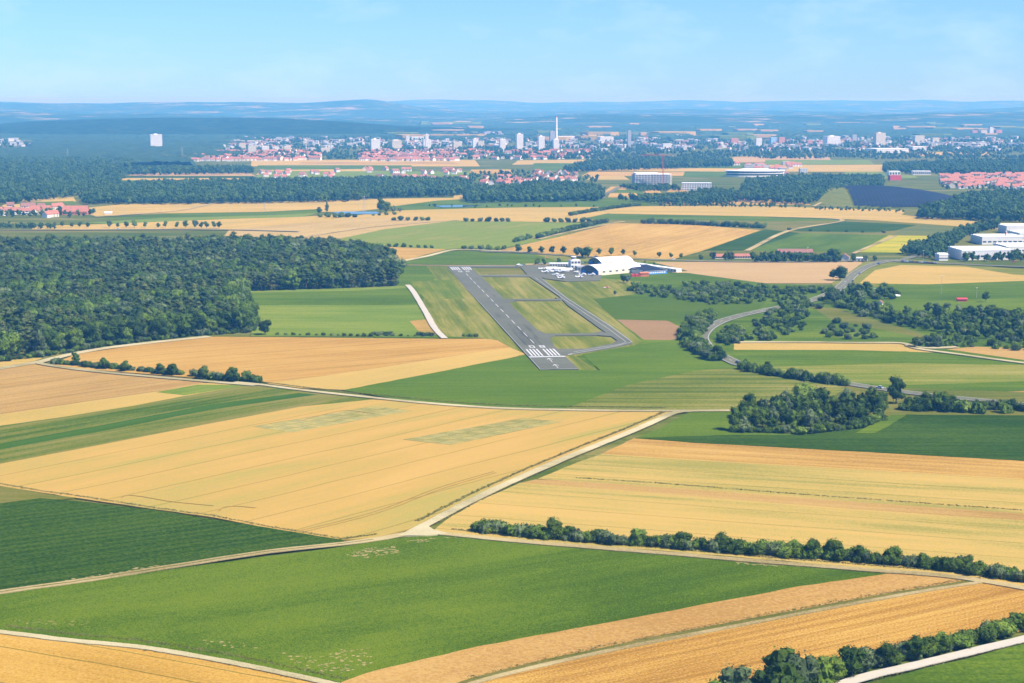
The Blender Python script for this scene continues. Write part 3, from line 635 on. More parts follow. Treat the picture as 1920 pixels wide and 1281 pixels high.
def protos(keys):
    r = []
    for k in keys:
        me = KINDS[k]; o = bpy.data.objects.get('src_'+k)
        if o is None: o = bpy.data.objects.new('src_'+k, me)
        r.append(o)
    return r
def scatter(name, pts, keys, label=None, cat=None, hscale=None, par=None):
    """one uncountable mass: pts = (x, y, z, scale, kind index)"""
    me = bpy.data.meshes.new(name); me.from_pydata([p[:3] for p in pts], [], [])
    for nm, i in (('s', 3), ('k', 4)):
        a_ = me.attributes.new(nm, 'FLOAT', 'POINT'); a_.data.foreach_set('value', [float(p[i]) for p in pts])
    o = link(name, me, par)
    ng = bpy.data.node_groups.new(name, 'GeometryNodeTree'); ng.interface.new_socket('Geometry', in_out='INPUT', socket_type='NodeSocketGeometry'); ng.interface.new_socket('Geometry', in_out='OUTPUT', socket_type='NodeSocketGeometry')
    N = ng.nodes; K = ng.links; gi = N.new('NodeGroupInput'); go = N.new('NodeGroupOutput'); jn = N.new('GeometryNodeJoinGeometry')
    def attr(n):
        q = N.new('GeometryNodeInputNamedAttribute'); q.data_type = 'FLOAT'; q.inputs[0].default_value = n; return q.outputs[0]
    for i, src in enumerate(protos(keys)):
        oi = N.new('GeometryNodeObjectInfo'); oi.inputs['Object'].default_value = src; oi.inputs['As Instance'].default_value = True
        ip = N.new('GeometryNodeInstanceOnPoints'); cp_ = N.new('FunctionNodeCompare'); cp_.data_type = 'FLOAT'; cp_.operation = 'EQUAL'; cp_.inputs[1].default_value = i; cp_.inputs['Epsilon'].default_value = .1
        K.new(attr('k'), cp_.inputs[0]); K.new(cp_.outputs[0], ip.inputs['Selection'])
        rv = N.new('FunctionNodeRandomValue'); rv.data_type = 'FLOAT'; rv.inputs[3].default_value = 6.28
        cx = N.new('ShaderNodeCombineXYZ'); K.new(rv.outputs[1], cx.inputs[2]); K.new(cx.outputs[0], ip.inputs['Rotation'])
        K.new(attr('s'), ip.inputs['Scale']); K.new(oi.outputs['Geometry'], ip.inputs['Instance']); K.new(gi.outputs[0], ip.inputs['Points']); K.new(ip.outputs[0], jn.inputs[0])
    K.new(jn.outputs[0], go.inputs[0]); md = o.modifiers.new('scatter', 'NODES'); md.node_group = ng
    return tag(o, label, cat, kind='stuff')
# --- the big wood on the left
WOOD = ['wood_broad0','wood_broad1','wood_broad2','wood_broad3','wood_pine0','wood_pine1','wood_pine2']
wp = [(-330,722),(-200,702),(0,679),(60,671),(140,659),(200,648),(270,640),(385,627),(468,622),(478,606),(462,575),(458,549),(640,542),(745,537),(753,522),(742,505),(722,486),(695,478),(640,472),(520,466),(300,470),(0,470),(-330,470)]
pts = sorted(fill(wp, 6.3), key=lambda p: p[1])
def woodpt(x, y, edge):
    n_ = noise.noise(Vector((x/70, y/70, 3)))+rnd.uniform(-.35,.35)
    pine = (n_ > -.05) and not edge
    k = rnd.randrange(4, 7) if pine else rnd.randrange(4)
    s_ = rnd.uniform(1.0,1.6) if pine else rnd.uniform(.75,1.85)
    return k, s_
pts = [p for p in pts if noise.noise(Vector((p[0]/16, p[1]/30, 11))) < .48]
vis = [p for p in pts if abs(p[0]) < p[1]*.305]
poly = [tuple(P(x, y).xy) for x, y in wp]
def edged(p): return any(not inpoly(p[0]+dx, p[1]+dy, poly) for dx, dy in ((0,-14),(14,-8),(14,0)))
front = [p for p in vis if edged(p)][:150]
fs_ = set(front); rest = [p for p in pts if p not in fs_]
for x, y in front:
    k, s_ = woodpt(x, y, True); o = tree('oak%d' % rnd.randrange(4) if rnd.random() < .6 else 'tall%d' % rnd.randrange(3), x, y, s_*11, 'dark green tree at the near wood edge', 'trees along the near edge of the wood')
scatter('wood', [(x, y, 0, woodpt(x, y, False)[1], woodpt(x, y, False)[0]) for x, y in rest], WOOD, 'large dense mixed wood of pines and broadleaf trees left of the runway', 'wood')
ed = along([(-150,703),(0,681),(60,672),(140,661),(200,650),(270,641),(385,629),(470,624),(480,606),(462,560),(458,547),(640,541),(745,536)], 3.2)
scatter('wood_undergrowth', [(p.x+rnd.uniform(-2,1), p.y+rnd.uniform(0,5), -.1, rnd.uniform(.6,1.3), rnd.randrange(4)) for p in ed], ['bush0','bush1','bush2','bush3'], 'low bushy undergrowth lining the edge of the large wood', 'undergrowth')
# --- hedges: every bush its own
def hedge(px, step, h, label, group, depth=2, wide=1.0, name='bush'):
    for p in along(px, step): bush(p.x+rnd.uniform(-.3,.3)*step, p.y+rnd.uniform(0, depth), h*rnd.uniform(.7,1.25), label, group, name, wide)
def trees(lst, label, group, kinds=('oak0','oak1','oak2','oak3'), name='broadleaf_tree'):
    for i, (x, yb, yt) in enumerate(lst):
        p = P(x, yb); h = zat(p.y, yt); lab = label(i) if callable(label) else label
        tree(kinds[i % len(kinds)], p.x, p.y, h, lab, group, name=name)
hedge([(892,1001),(1000,1012),(1100,1020),(1280,1033),(1400,1042),(1540,1052),(1640,1060),(1700,1065),(1800,1077),(1920,1094),(2050,1116)], 1.7, 4.8, 'leafy bush in the long hedge by the beige track', 'bushes of the long hedge by the gravel track', 3.5)
trees([(1040,1013,968),(1068,1014,980),(1195,1024,987),(1283,1030,992),(1355,1036,996),(1370,1038,1002),(1488,1045,1008),(1522,1048,1006),(1563,1050,1007),(1612,1055,1016),(1675,1060,1020),(1730,1066,1034),(1812,1075,1038),(1838,1078,1046)],
    'taller tree rising from the long hedge by the beige track', 'taller trees in the hedge by the gravel track')
hedge([(1290,1345),(1345,1330),(1420,1312),(1500,1296),(1590,1268),(1660,1252),(1740,1232),(1840,1207),(1920,1183),(2060,1150)], 2.2, 4.6, 'leafy bush in the bottom right hedge', 'bushes of the bottom right hedge', 5, 1.1)
trees([(1462,1300,1207),(1520,1300,1228),(1560,1285,1222),(1598,1270,1203),(1662,1252,1200),(1718,1238,1183),(1765,1228,1180),(1380,1330,1240),(1500,1310,1218),(1905,1180,1142),(1855,1200,1165),(1425,1320,1250),(1330,1345,1268),(1300,1350,1285),(1540,1305,1235),(1475,1330,1235)],
    'bigger tree rising out of the bottom right hedge', 'bigger trees in the bottom right hedge')
hedge([(97,684),(140,688),(180,692),(260,699),(345,707)], 3.0, 4.2, 'rounded bush in the left hedge below the wood', 'bushes of the left field hedge', 4)
hedge([(365,708),(400,713),(440,716),(492,721)], 3.0, 4.5, 'rounded bush in the short hedge piece beside the white track', 'bushes of the short hedge piece', 4)
trees([(197,694,669),(235,698,674),(300,703,679),(324,705,678),(382,711,684),(436,716,682),(462,718,692),(142,683,659)], lambda i: ['tree in the left hedge, second of the tall ones from the left','small crowned tree in the left hedge above the tan field','tree at the right end of the left hedge, smaller of two','broad dark tree ending the left hedge just before its gap','round tree at the left end of the short hedge piece by the track','tallest dark tree in the short hedge piece by the white track','tree at the right tip of the short hedge piece by the white track','slim small tree standing alone between wood and left hedge'][i], None)
# --- grove right of centre
gp = [(1376,812),(1440,815),(1500,814),(1560,811),(1615,801),(1650,788),(1680,770),(1665,757),(1560,762),(1460,765),(1390,786)]
for i, (x, y) in enumerate(fill(gp, 7.2)):
    tree(['tall0','tall1','tall2','oak1'][i % 4], x, y, rnd.uniform(6.5, 12)+(2.5 if i % 5 == 0 else 0), 'dark green tree in the grove beside the maize field', 'trees of the grove beside the maize field')
trees([(1407,785,732),(1507,768,712),(1535,765,722),(1615,775,730),(1640,766,728),(1680,758,702),(1583,765,738)], lambda i: ['bare topped tree rising at the left end of the grove','widest grey green tree rising behind the grove','second wide tree rising behind the middle of the grove','tall tree at the right middle of the grove','loose crowned grey green tree near the road by the grove','tallest dark tree standing beside the road at the right end of the grove','medium tree filling the gap in the back of the grove'][i], None, ('tall0','oak2','oak0','tall2','tall1','tall0','oak3'))
for x, y in along([(1380,812),(1500,815),(1600,806),(1650,791)], 4) and [(p.x, p.y) for p in along([(1380,812),(1500,815),(1600,806),(1650,791)], 4)]:
    bush(x, y, rnd.uniform(3,6), 'dark bush at the foot of the grove beside the maize', 'bushes at the foot of the grove')
hedge([(1395,697),(1440,705),(1490,714),(1590,727)], 2.6, 6.3, 'dark leafy bush in the hedge along the country road', 'bushes of the roadside hedge', 6, .8)
hedge([(1700,773),(1760,776),(1830,777),(1910,777),(1990,777)], 3, 6.5, 'dark leafy bush in the belt behind the maize field', 'bushes of the belt behind the maize', 12)
trees([(1735,765,731),(1780,768,734),(1765,772,728),(1400,694,672),(1440,700,676),(1500,712,692),(1830,770,747),(1722,770,740)], 'taller tree standing in the belts of bushes beside the country road', 'taller trees in the roadside belts')
# --- roadside bushes in the curve
rb = 'round bush beside the curved road near the runway'
for poly_ in ([(1272,628),(1290,606),(1335,590),(1345,600),(1318,622),(1308,640),(1325,660),(1362,676),(1340,680),(1290,662)], ):
    for x, y in fill(poly_, 5): bush(x, y, rnd.uniform(3.5,7), rb, 'bushes left of the road curve', wide=.95)
trees([(1345,672,645),(1352,678,652),(1310,662,638),(1290,640,612),(1300,625,596),(1335,600,584)], 'dark tree outside the road curve near the runway end', 'trees outside the road curve')
for x, y in fill([(1345,646),(1352,624),(1385,616),(1395,640),(1370,650)], 5.5): bush(x, y, rnd.uniform(3.5,6), 'dark round bush inside the road curve', 'bushes inside the road curve')
pb = []
for q, st in (([(1178,545),(1200,538),(1260,545),(1330,552),(1440,560),(1440,568),(1330,575),(1260,562),(1200,556)], 9),([(1275,540),(1300,532),(1430,540),(1560,545),(1550,552),(1430,560),(1300,552)], 9),
    ([(1430,590),(1500,570),(1520,580),(1505,620),(1450,640),(1400,640),(1410,610)], 9),([(1530,636),(1560,605),(1640,620),(1670,640),(1600,641)], 10),([(1705,648),(1760,630),(1830,640),(1835,655),(1760,656)], 8),
    ([(1838,656),(1900,632),(2000,640),(2000,662),(1900,659)], 9),([(1440,560),(1500,556),(1540,580),(1480,590)], 9)):
    pb += fill(q, st)
for x, y in pb: bush(x, y, rnd.uniform(2.5,5.5), 'green bush in the rough meadows around the curved road', 'bushes scattered in the rough meadows', wide=1.2)
bp_ = fill([(1530,565),(1560,556),(1620,575),(1700,598),(1800,612),(1920,622),(2010,640),(2010,650),(1860,640),(1790,632),(1700,618),(1620,596)], 8.5)
bp_ += fill([(1560,572),(1600,545),(1680,552),(1690,560),(1640,566)], 8)+fill([(1700,585),(1900,588),(2010,610),(2010,630),(1860,622),(1740,606)], 10)
for i, (x, y) in enumerate(bp_):
    if rnd.random() < .5: tree(['tall0','oak1','oak2','tall2'][i % 4], x, y, rnd.uniform(7,11.5), 'green tree in the belt right of the embankment', 'trees of the belt right of the road')
    else: bush(x, y, rnd.uniform(3.5,6.5), 'dense bush in the tree belt right of the road', 'bushes of the belt right of the road')
trees([(1848,567,545)], 'round dark tree standing alone on the right meadow', None); trees([(1575,527,496),(1562,526,503),(1583,522,500)], lambda i: ['large round tree beside the road embankment and pinkish field','smaller left tree of the clump beside the road embankment','right tree of the clump beside the road embankment'][i], None)
trees([(497,629,597)], 'big round tree standing alone at the edge of the striped green meadow', None); bushes = along([(520,629),(600,630),(815,632)], 5)
for p in bushes: bush(p.x, p.y, rnd.uniform(1.2,2.6), 'low bush in the thin hedge above the orange wheat', 'low bushes of the thin hedge', wide=1.3)
for p in along([(700,629),(735,629)], 3)+along([(872,632),(900,633)], 4)+along([(785,630),(812,631)], 3): bush(p.x, p.y, 3.2, 'darker clump in the thin hedge near the white track', 'darker clumps of the thin hedge')
# --- lane trees
trees([(x, yb, yt) for x, yb, yt in ((972,475,456),(993,476,461),(1015,477,460),(1035,477,460),(1056,478,460),(1123,479,464),(1146,480,463),(1168,479,466),(1190,481,469),(1236,484,471),(1258,485,473),(1277,485,474),(905,468,459))],
    'round crowned roadside tree in the row behind the airfield buildings', 'row of trees behind the airfield', ('lane0','lane1'))
trees([(1082,483,461),(1091,485,464),(1103,486,461),(1098,484,462)], 'tree in the dark clump behind the control tower', 'clump behind the control tower', ('oak0','tall0'))
trees([(103,426,415),(117,426,414),(135,427,416),(150,427,415),(165,428,416),(205,428,412),(221,428,417),(237,428,414),(252,428,412),(272,428,415),(297,428,417),(310,428,413),(332,429,415),(348,429,412),(366,429,411),(378,429,415),(387,429,414),(401,429,414),(411,429,414)],
    'small round tree in the row along the far left road', 'row of trees along the far left road', ('lane0','lane1','oak1'))
trees([(613,402,375),(599,402,387)], lambda i: ['slim tall poplar beside the long pond','smaller oval tree left of the tall poplar by the pond'][i], None, ('poplar0','poplar1')); trees([(714,399,368),(724,400,373),(737,400,384),(750,399,388)], 'tree in the tall dark clump right of the pond', 'tall clump by the pond', ('tall0','oak1'))
trees([(1008,498,482),(1020,499,484),(1048,497,483)], 'dark tree beside the apron and the flagpole', 'trees beside the apron', ('oak0','oak2'))
trees([(1169,532,512),(1176,532,513)], 'large dark tree in front of the hangar side wall', 'pair of dark trees before the hangar', ('oak0','oak2')); trees([(1188,546,527),(1196,547,528)], 'grey green tree below the hangar on the mown grass', 'pair of grey green trees below the hangar', ('tall1','tall0'))
trees([(1153,554,544)], 'small round bush like tree alone on the mown airfield grass', None); trees([(1227,499,491),(1209,495,488)], 'small tree behind the blue solar roof', 'small trees behind the solar roof')
trees([(1337,489,470),(1314,490,476),(1366,491,469),(1371,491,470),(1361,491,471),(1411,490,471),(1430,490,472),(1445,490,470),(1460,491,468),(1480,490,470),(1500,490,471),(1520,490,472),(1545,491,472),(1560,490,461),(1568,490,464),(1600,492,476),(1622,492,476),(1640,491,478)],
    'tree beside the red roofed farm sheds on the road', 'trees around the farm sheds')
def strip(px, step, h, label, group):
    for p in along(px, step): bush(p.x, p.y, h*rnd.uniform(.75,1.2), label, group, wide=1.3)
hs = [([(600,408),(672,408)],9,6),([(738,414),(808,414)],9,6),([(874,416),(958,416)],9,6),([(1025,417),(1108,417)],9,6),([(1010,448),(1035,441),(1090,428),(1140,417)],8,6),([(1070,405),(1110,398),(1150,392),(1200,386)],9,5.5),
    ([(1207,420),(1270,421),(1330,424),(1440,429)],8,7),([(730,463),(812,466)],8,4),([(870,468),(935,469),(950,468)],9,4.5),([(965,455),(992,448)],9,5),([(1480,433),(1680,438)],22,3.5),([(700,405),(740,403)],12,4)]
for q, st, h in hs:
    strip(q, st, h, 'distant dark bush in a hedge line beyond the airfield', 'bushes in far hedge lines')
# --- tree masses further off
def mass(px, step, h, keys=('far_tree0','far_tree1','far_tree2'), name='distant_wood', label='dense dark distant wood'):
    return scatter(name, [(x, y, -.3, h/10*rnd.uniform(.75,1.2), rnd.choice((0,0,1,2))) for x, y in fill(px, step)], keys, label, 'wood')
mass([(150,384),(300,384),(470,383),(655,379),(700,374),(862,368),(890,350),(860,345),(700,343),(300,350),(190,356),(165,360)], 11, 15, label='long dark belt of forest behind the far wheat fields left of centre')
mass([(-250,388),(0,386),(58,381),(140,370),(212,352),(235,335),(225,318),(262,312),(215,304),(0,304),(-250,304)], 14, 15, label='wide distant forest at the far left beyond the village')
mass([(215,332),(250,330),(475,327),(470,320),(245,321)], 14, 15, label='dark low wood in front of the red terraced houses')
mass([(1050,324),(1200,320),(1378,313),(1370,304),(1250,303),(1100,309)], 14, 15, label='dark low wood behind the red tower crane')
mass([(1655,326),(1920,331),(2060,331),(2060,305),(1800,308),(1660,314)], 14, 15, label='dark distant wood at the right before the far town')
mass([(1385,379),(1510,385),(1530,380),(1600,362),(1655,352),(1655,338),(1500,337),(1400,345)], 10, 14, label='dense wood left of the solar covered mound')
mass([(1720,412),(1820,414),(1920,418),(2060,420),(2060,372),(1880,368),(1810,376),(1780,388),(1735,400)], 10, 15, label='dark wood at the right edge behind the solar covered mound')
mass([(870,382),(1000,380),(1128,378),(1132,362),(1080,352),(1000,352),(950,360),(880,360)], 10, 15, label='clump of dark trees between village and runway')
mass([(1160,377),(1240,383),(1310,386),(1380,382),(1390,366),(1320,362),(1290,372),(1240,374)], 10, 12, label='dark trees below the white office building')
mass([(1160,352),(1260,352),(1275,358),(1200,360)], 9, 9, label='trees at the foot of the unfinished concrete building')
mass([(1690,478),(1700,470),(1760,450),(1830,428),(1870,420),(1875,428),(1810,446),(1790,462),(1760,488),(1720,482)], 8, 10, label='tree belt left of the white factory halls')
mass([(1800,492),(1880,490),(2000,492),(2000,482),(1900,482),(1800,486)], 9, 9, label='trees before the white factory halls')
mass([(900,345),(1020,350),(1040,336),(1120,345),(1130,335),(960,322),(870,330)], 24, 9, label='loose trees between the far village houses')
mass([(1418,493),(1575,493),(1575,489),(1418,489)], 6, 9, label='dense roadside trees before the brown roofed barn')
mass([(-40,424),(90,425),(110,430),(0,430)], 9, 7, label='garden trees and bushes below the left village')
mass([(-40,410),(160,408),(190,402),(140,396),(-40,398)], 17, 9, label='garden trees between the red roofs of the left village')
mass([(760,388),(800,385),(1170,389),(1160,391),(900,391)], 26, 5, label='scattered shrubs in the wet meadow by the ponds')
mass([(1230,388),(1440,390),(1520,392),(1440,386),(1250,384)], 12, 6, label='dark scrub line before the distant wheat fields')
mass([(1520,394),(1700,400),(1690,396),(1540,390)], 12, 5, label='scrub line at the foot of the solar mound')
mass([(640,345),(860,345),(870,335),(690,335)], 30, 8, label='scattered trees around the far farm houses')
# --- trees through the town and the far plain
pt = []
for _ in range(15000):
    x = rnd.uniform(-150, 2070); y = 256+52*rnd.random()**1.2
    if y > 300 and not (x < 480 and y > 312): continue
    if noise.noise(Vector((x/90, y/9, 0))) < -.28: continue
    p = P(x, y); pt.append((p.x, p.y, -.5, rnd.uniform(.7,1.4), rnd.choice((0,1,2))))
for _ in range(260): x, y = rnd.uniform(1765, 1930), rnd.uniform(329, 357); p = P(x, y); pt.append((p.x, p.y, 0, rnd.uniform(.5,.85), 1))
scatter('town_trees', pt, ['far_tree0','far_tree1','far_tree2'], 'countless trees between the houses of the far town', 'trees')
cv, cf, ci = [], [], {}
D0, nr, nc = 4150, 220, 420
for j in range(nr):
    d = D0*(3.0**(j/(nr-1)))
    for i in range(nc):
        X = (i/(nc-1)*2-1)*.36*d; p = Vector((X/900, d/900, 0)); ypx = YH+HC*F/d; xpx = 960+X/d*F
        m_ = noise.fractal(p, 1, 2, 4)
        wob = 90*noise.noise(Vector((ypx/3, xpx/60, 2)))+60*noise.noise(Vector((ypx/9, 4, 2)))
        town = 1 if (ypx > 258 and xpx > 400+wob+(ypx-290)*-1.5) else 0
        if xpx < 60+wob*.4 and 264 < ypx < 282: town = 1
        z = 12+3*noise.noise(Vector((X/22, d/40, 5)))+2.5*noise.noise(Vector((X/9, d/17, 9)))
        keep = m_ > (-.28 if ypx < 262 else -.45) and not town
        if xpx > 780 and 236 < ypx < 260: keep = m_ > -.05
        cv.append((X, d, z if keep else -2))
for j in range(nr-1):
    for i in range(nc-1):
        q = (j*nc+i, j*nc+i+1, (j+1)*nc+i+1, (j+1)*nc+i)
        if any(cv[t][2] > 0 for t in q): cf.append(q)
tag(pyd('far_forest', cv, cf, leafmat('far_canopy', (.008,.02,.01), (.024,.048,.018), (.055,.095,.035))), 'endless dark forest of the far plain, blue with haze', 'forest', kind='stuff')
# pale openings in the far plain
cm_ = [fmat('clearing_%d' % k, (cPink, cLight, cPale)[k], fs=.1) for k in range(3)]
for k in range(80):
    x = rnd.uniform(560, 1900); y = rnd.uniform(226, 257) if rnd.random() < .8 else rnd.uniform(222, 232)
    if x < 780 and y < 240: continue
    w_ = rnd.uniform(14, 90); h_ = rnd.uniform(.5,1.3)
    sheet('clearing_field', [(x,y+h_*.5),(x+w_*.3,y),(x+w_,y+h_*.3),(x+w_*.8,y+h_),(x+w_*.2,y+h_*1.2)], cm_[k % 3], 17+.4*k/80, 2, step=60)
# bare patches in the beet field, tractor marks in the crops
def patches(name, area, n, mat, z, smin=.22, smax=.65):
    poly = [tuple(P(*q).xy) for q in area]; xs = [q[0] for q in poly]; ys = [q[1] for q in poly]; m = MB(); c_ = 0
    while c_ < n*1.3:
        x, y = rnd.uniform(min(xs), max(xs)), rnd.uniform(min(ys), max(ys))
        if not inpoly(x, y, poly): continue
        c_ += 1; a_ = rnd.uniform(smin, smax)*1.5; b_ = rnd.uniform(smin, smax); k = 7
        m.add([(x+a_*math.cos(6.283*i/k)*rnd.uniform(.5,1.1), y+b_*math.sin(6.283*i/k)*rnd.uniform(.5,1.1), z+c_*.00005) for i in range(k)], [tuple(range(k))])
    tag(m.build(name, mat), kind='structure')
SOIL = fmat('bare_soil', [(.26,.26,.12),(.40,.35,.19),(.55,.46,.28)], bump=0)
YG = fmat('thin_crop', [(.14,.24,.04),(.19,.28,.05),(.26,.33,.07)], bump=0)
ZB = ZL[0]+.02
for area, n in (([(650,1040),(700,1030),(745,1028),(748,1040),(690,1050),(652,1048)],90),([(600,1235),(640,1222),(690,1215),(700,1250),(640,1272),(560,1255),(530,1228)],70),([(1375,1052),(1440,1050),(1520,1062),(1560,1068),(1450,1066),(1380,1062)],120),([(30,1165),(170,1170),(160,1182),(20,1172)],16),([(380,1205),(500,1212),(480,1222),(390,1215)],10),([(760,1018),(860,1008),(860,1012),(780,1022)],25)):
    patches('bare_soil_patch', area, n, SOIL, ZB)
patches('bare_soil_patch', [(100,1097),(300,1062),(320,1066),(110,1104)], 30, SOIL, 1.05, .3, .9)
for q in ([(228,933),(236,929),(260,930),(320,940),(400,948)],[(410,958),(420,951),(445,949),(480,952)],[(520,1005),(700,960),(820,915),(925,884)],[(524,1008),(704,963),(824,918),(930,886)],[(700,775),(640,770),(560,790)]):
    ribbon('tractor_marks', q, .7, fmat('tractor_mark%d' % q[0][0], [(.32,.24,.08),(.40,.28,.1),(.46,.31,.12)], bump=0), ZB+.03, .1)
# --- verge grass along tracks
vp = []
for q, wd in (([(0,1109),(160,1087),(330,1060),(500,1034),(640,1019),(720,1008)],4.2),([(800,982),(830,966),(900,930),(1000,884),(1100,842),(1180,810),(1230,788),(1265,773)],5.0),([(840,1000),(980,1015),(1100,1025),(1280,1039),(1400,1050),(1540,1061),(1640,1069),(1780,1080),(1920,1102)],4.2),
    ([(0,1184),(60,1191),(130,1200),(250,1211),(330,1223),(420,1239),(500,1255),(580,1272),(640,1286)],4.0),([(1615,1270),(1700,1250),(1800,1226),(1920,1197)],6),([(490,721),(560,730),(640,739),(760,751),(860,760),(960,765),(1100,768),(1250,769.5)],5)):
    for s_ in (-1, 1):
        for o_ in (.9, 1.6):
            ps = along(q, .8); 
            for i, p in enumerate(ps[:-1]):
                d = (ps[i+1]-p); d.z = 0
                if d.length < .01: continue
                d.normalize(); n_ = Vector((-d.y, d.x, 0)); r_ = p+n_*s_*(wd/2+o_*rnd.uniform(.6,1.4))
                vp.append((r_.x, r_.y, .7, rnd.uniform(.3,.75), rnd.randrange(2)))
for q, wd, st in (([(860,1292),(890,1274),(1100,1223),(1400,1164),(1700,1109),(1838,1087)],3.2,.35),([(1080,899),(1250,910),(1500,930),(1920,960)],1.2,.6),([(0,910),(80,924),(140,932),(300,957),(400,970),(500,990),(640,1013)],1.5,.45)):
    for p in along(q, st):
        vp.append((p.x+rnd.gauss(0,.4), p.y+rnd.gauss(0,.5)*wd/2, .6, rnd.uniform(.35,.85), rnd.randrange(2)))
ribbon('field_verge', [(860,1292),(890,1274),(1100,1223),(1400,1164),(1700,1109),(1838,1087)], 2.6, vg, ZL[0]+.05, .35)
ribbon('field_verge', [(760,1326),(860,1292)], 2.6, vg, ZL[0]+.05, .35)
scatter('verge_tufts', vp, ['tuft0','tuft1'], 'dry uncut grass tufts lining the farm tracks and field edges', 'grass')
flush_plants()
# ================================================================== BUILDINGS
def at(name, px, py, rz=0):
    p = P(px, py); return empty(name, (p.x, p.y, 0), rz), p
def block(mb, x0, x1, y0, y1, z0, z1, m=0): return mb.box(x0, x1, y0, y1, z0, z1, m)
def windows_row(par, w, d, z, h, n, name='window', mat=GLASS, sides='fr', gap=.3):
    """a row of separate window panes, 6 cm proud, on the front (-y) and right (+x) faces"""
    for s_ in sides:
        L_ = w if s_ == 'f' else d; k = n if s_ == 'f' else max(1, int(n*d/w))
        key = 'win_%.2f_%.2f_%s' % (L_/k*(1-gap), h, mat.name); me = bpy.data.meshes.get(key)
        if me is None:
            m = MB(); a_ = L_/k*(1-gap)/2; m.box(-a_, a_, -.08, 0, 0, h); me = m.mesh(key, [mat])
        for i in range(k):
            o = bpy.data.objects.new(name, me); C.objects.link(o); o.parent = par; t = (i+.5)/k
            if s_ == 'f': o.location = (-w/2+w*t, -d/2, z)
            else: o.location = (w/2, -d/2+d*t, z); o.rotation_euler = (0, 0, math.pi/2)
def box_building(name, label, cat, px, py, w, d, h, mat, rz=0, roofm=None, floors=0, n=6, group=None, band=False, parapet=.5, extra=None, wh=.5, sides='fr'):
    e_, p = at(name, px, py, rz); tag(e_, label, cat, group)
    MB().box(-w/2, w/2, -d/2, d/2, 0, h).build('wall', mat, e_)
    MB().box(-w/2-.2, w/2+.2, -d/2-.2, d/2+.2, h, h+parapet).build('roof', roofm or mat, e_)
    if floors:
        fh = h/floors
        for k in range(floors):
            if band:
                m = MB(); m.box(-w/2+.6, w/2-.6, -d/2-.09, -d/2, fh*k+fh*.3, fh*k+fh*(.3+wh)); m.box(w/2, w/2+.09, -d/2+.6, d/2-.6, fh*k+fh*.3, fh*k+fh*(.3+wh)); m.build('window_row', GLASS, e_)
            else: windows_row(e_, w, d, fh*k+fh*.3, fh*wh, n, sides=sides)
    if extra: extra(e_)
    return e_
def gabled(name, label, cat, px, py, w, d, h, hr, wallm, roofm, rz=0, group=None, win=0):
    e_, p = at(name, px, py, rz); tag(e_, label, cat, group)
    m = MB(); m.box(-w/2, w/2, -d/2, d/2, 0, h)
    m.add([(-w/2,-d/2,h),(-w/2,0,h+hr),(-w/2,d/2,h),(w/2,-d/2,h),(w/2,0,h+hr),(w/2,d/2,h)], [(0,1,2),(3,5,4)]); m.build('wall', wallm, e_)
    r = MB(); o_ = .5
    for s_ in (-1, 1):
        y0, z0 = s_*(d/2+o_), h-o_*hr/(d/2)
        r.add([(-w/2-o_,y0,z0+.1),(w/2+o_,y0,z0+.1),(w/2+o_,0,h+hr+.1),(-w/2-o_,0,h+hr+.1),(-w/2-o_,y0,z0-.15+.1),(w/2+o_,y0,z0-.05),(w/2+o_,0,h+hr-.05),(-w/2-o_,0,h+hr-.05)], [(0,1,2,3),(4,7,6,5),(0,4,5,1),(1,5,6,2),(3,7,4,0)])
    r.build('roof', roofm, e_)
    if win: windows_row(e_, w, d, 1.0, 1.3, win)
    return e_
# --- barrel vaulted hangars
def hangar(px, py, L_, W_, he, hr, rz, label):
    e_, p = at('hangar', px, py, rz); tag(e_, label, 'hangar')
    n = 16; arc = [(W_*i/n, he+hr*math.sin(math.pi*i/n)**.85) for i in range(n+1)]
    w_ = MB()
    w_.box(0, L_, 0, .3, 0, he); w_.box(0, L_, W_-.3, W_, 0, he)
    vs = [(L_, 0, 0)]+[(L_, y, z) for y, z in arc]+[(L_, W_, 0)]; w_.add(vs, [tuple(range(len(vs)))]); w_.build('wall', CREAM, e_)
    r = MB(); k = len(arc)
    vs = [(-.6, y, z+.05) for y, z in arc]+[(L_+.6, y, z+.05) for y, z in arc]+[(-.6, y, z-.35) for y, z in arc]+[(L_+.6, y, z-.35) for y, z in arc]
    r.add(vs, [(i, i+k, i+1+k, i+1) for i in range(k-1)]+[(i+2*k, i+1+2*k, i+1+3*k, i+3*k) for i in range(k-1)]+[(i, i+1, i+1+2*k, i+2*k) for i in range(k-1)]+[(i+k, i+3*k, i+1+3*k, i+1+k) for i in range(k-1)]); r.build('roof', WMETAL, e_)
    g = MB(); vs = [(.5, y, z-.4) for y, z in arc]+[(.5, W_, he*.86), (.5, 0, he*.86)]; g.add(vs, [tuple(range(len(vs)))]); g.build('gable_glazing', GLASS, e_)
    g2 = MB(); g2.box(.1, .5, 0, W_*.1, 0, he*.86); g2.box(.1, .5, W_*.9, W_, 0, he*.86); g2.build('door_jamb', BLUEM, e_)
    for i in range(8):
        m = MB(); y0 = W_*(.1+.1*i); off = 0 if i in (0, 1, 6, 7) else None
        if off is not None: m.box(.2, .35, y0+.05, y0+W_*.1-.05, .1, he*.84).build('door_panel', BLUEM, e_)
    MB().box(.9, 1.0, W_*.3, W_*.7, 0, he*.84).build('interior_shade_sheet', GLASS, e_)  # dark sheet whose colour stands in for the shade inside the open doorway
    for i in range(6):
        MB().box(L_*(.1+.15*i), L_*(.1+.15*i)+3, -.08, 0, he*.55, he*.8).build('window', GLASS, e_)
    return e_
def wang(a_, b_): d = P(*b_)-P(*a_); return math.atan2(d.y, d.x), d.length
a1, l1 = wang((1122,518), (1205,510.5))
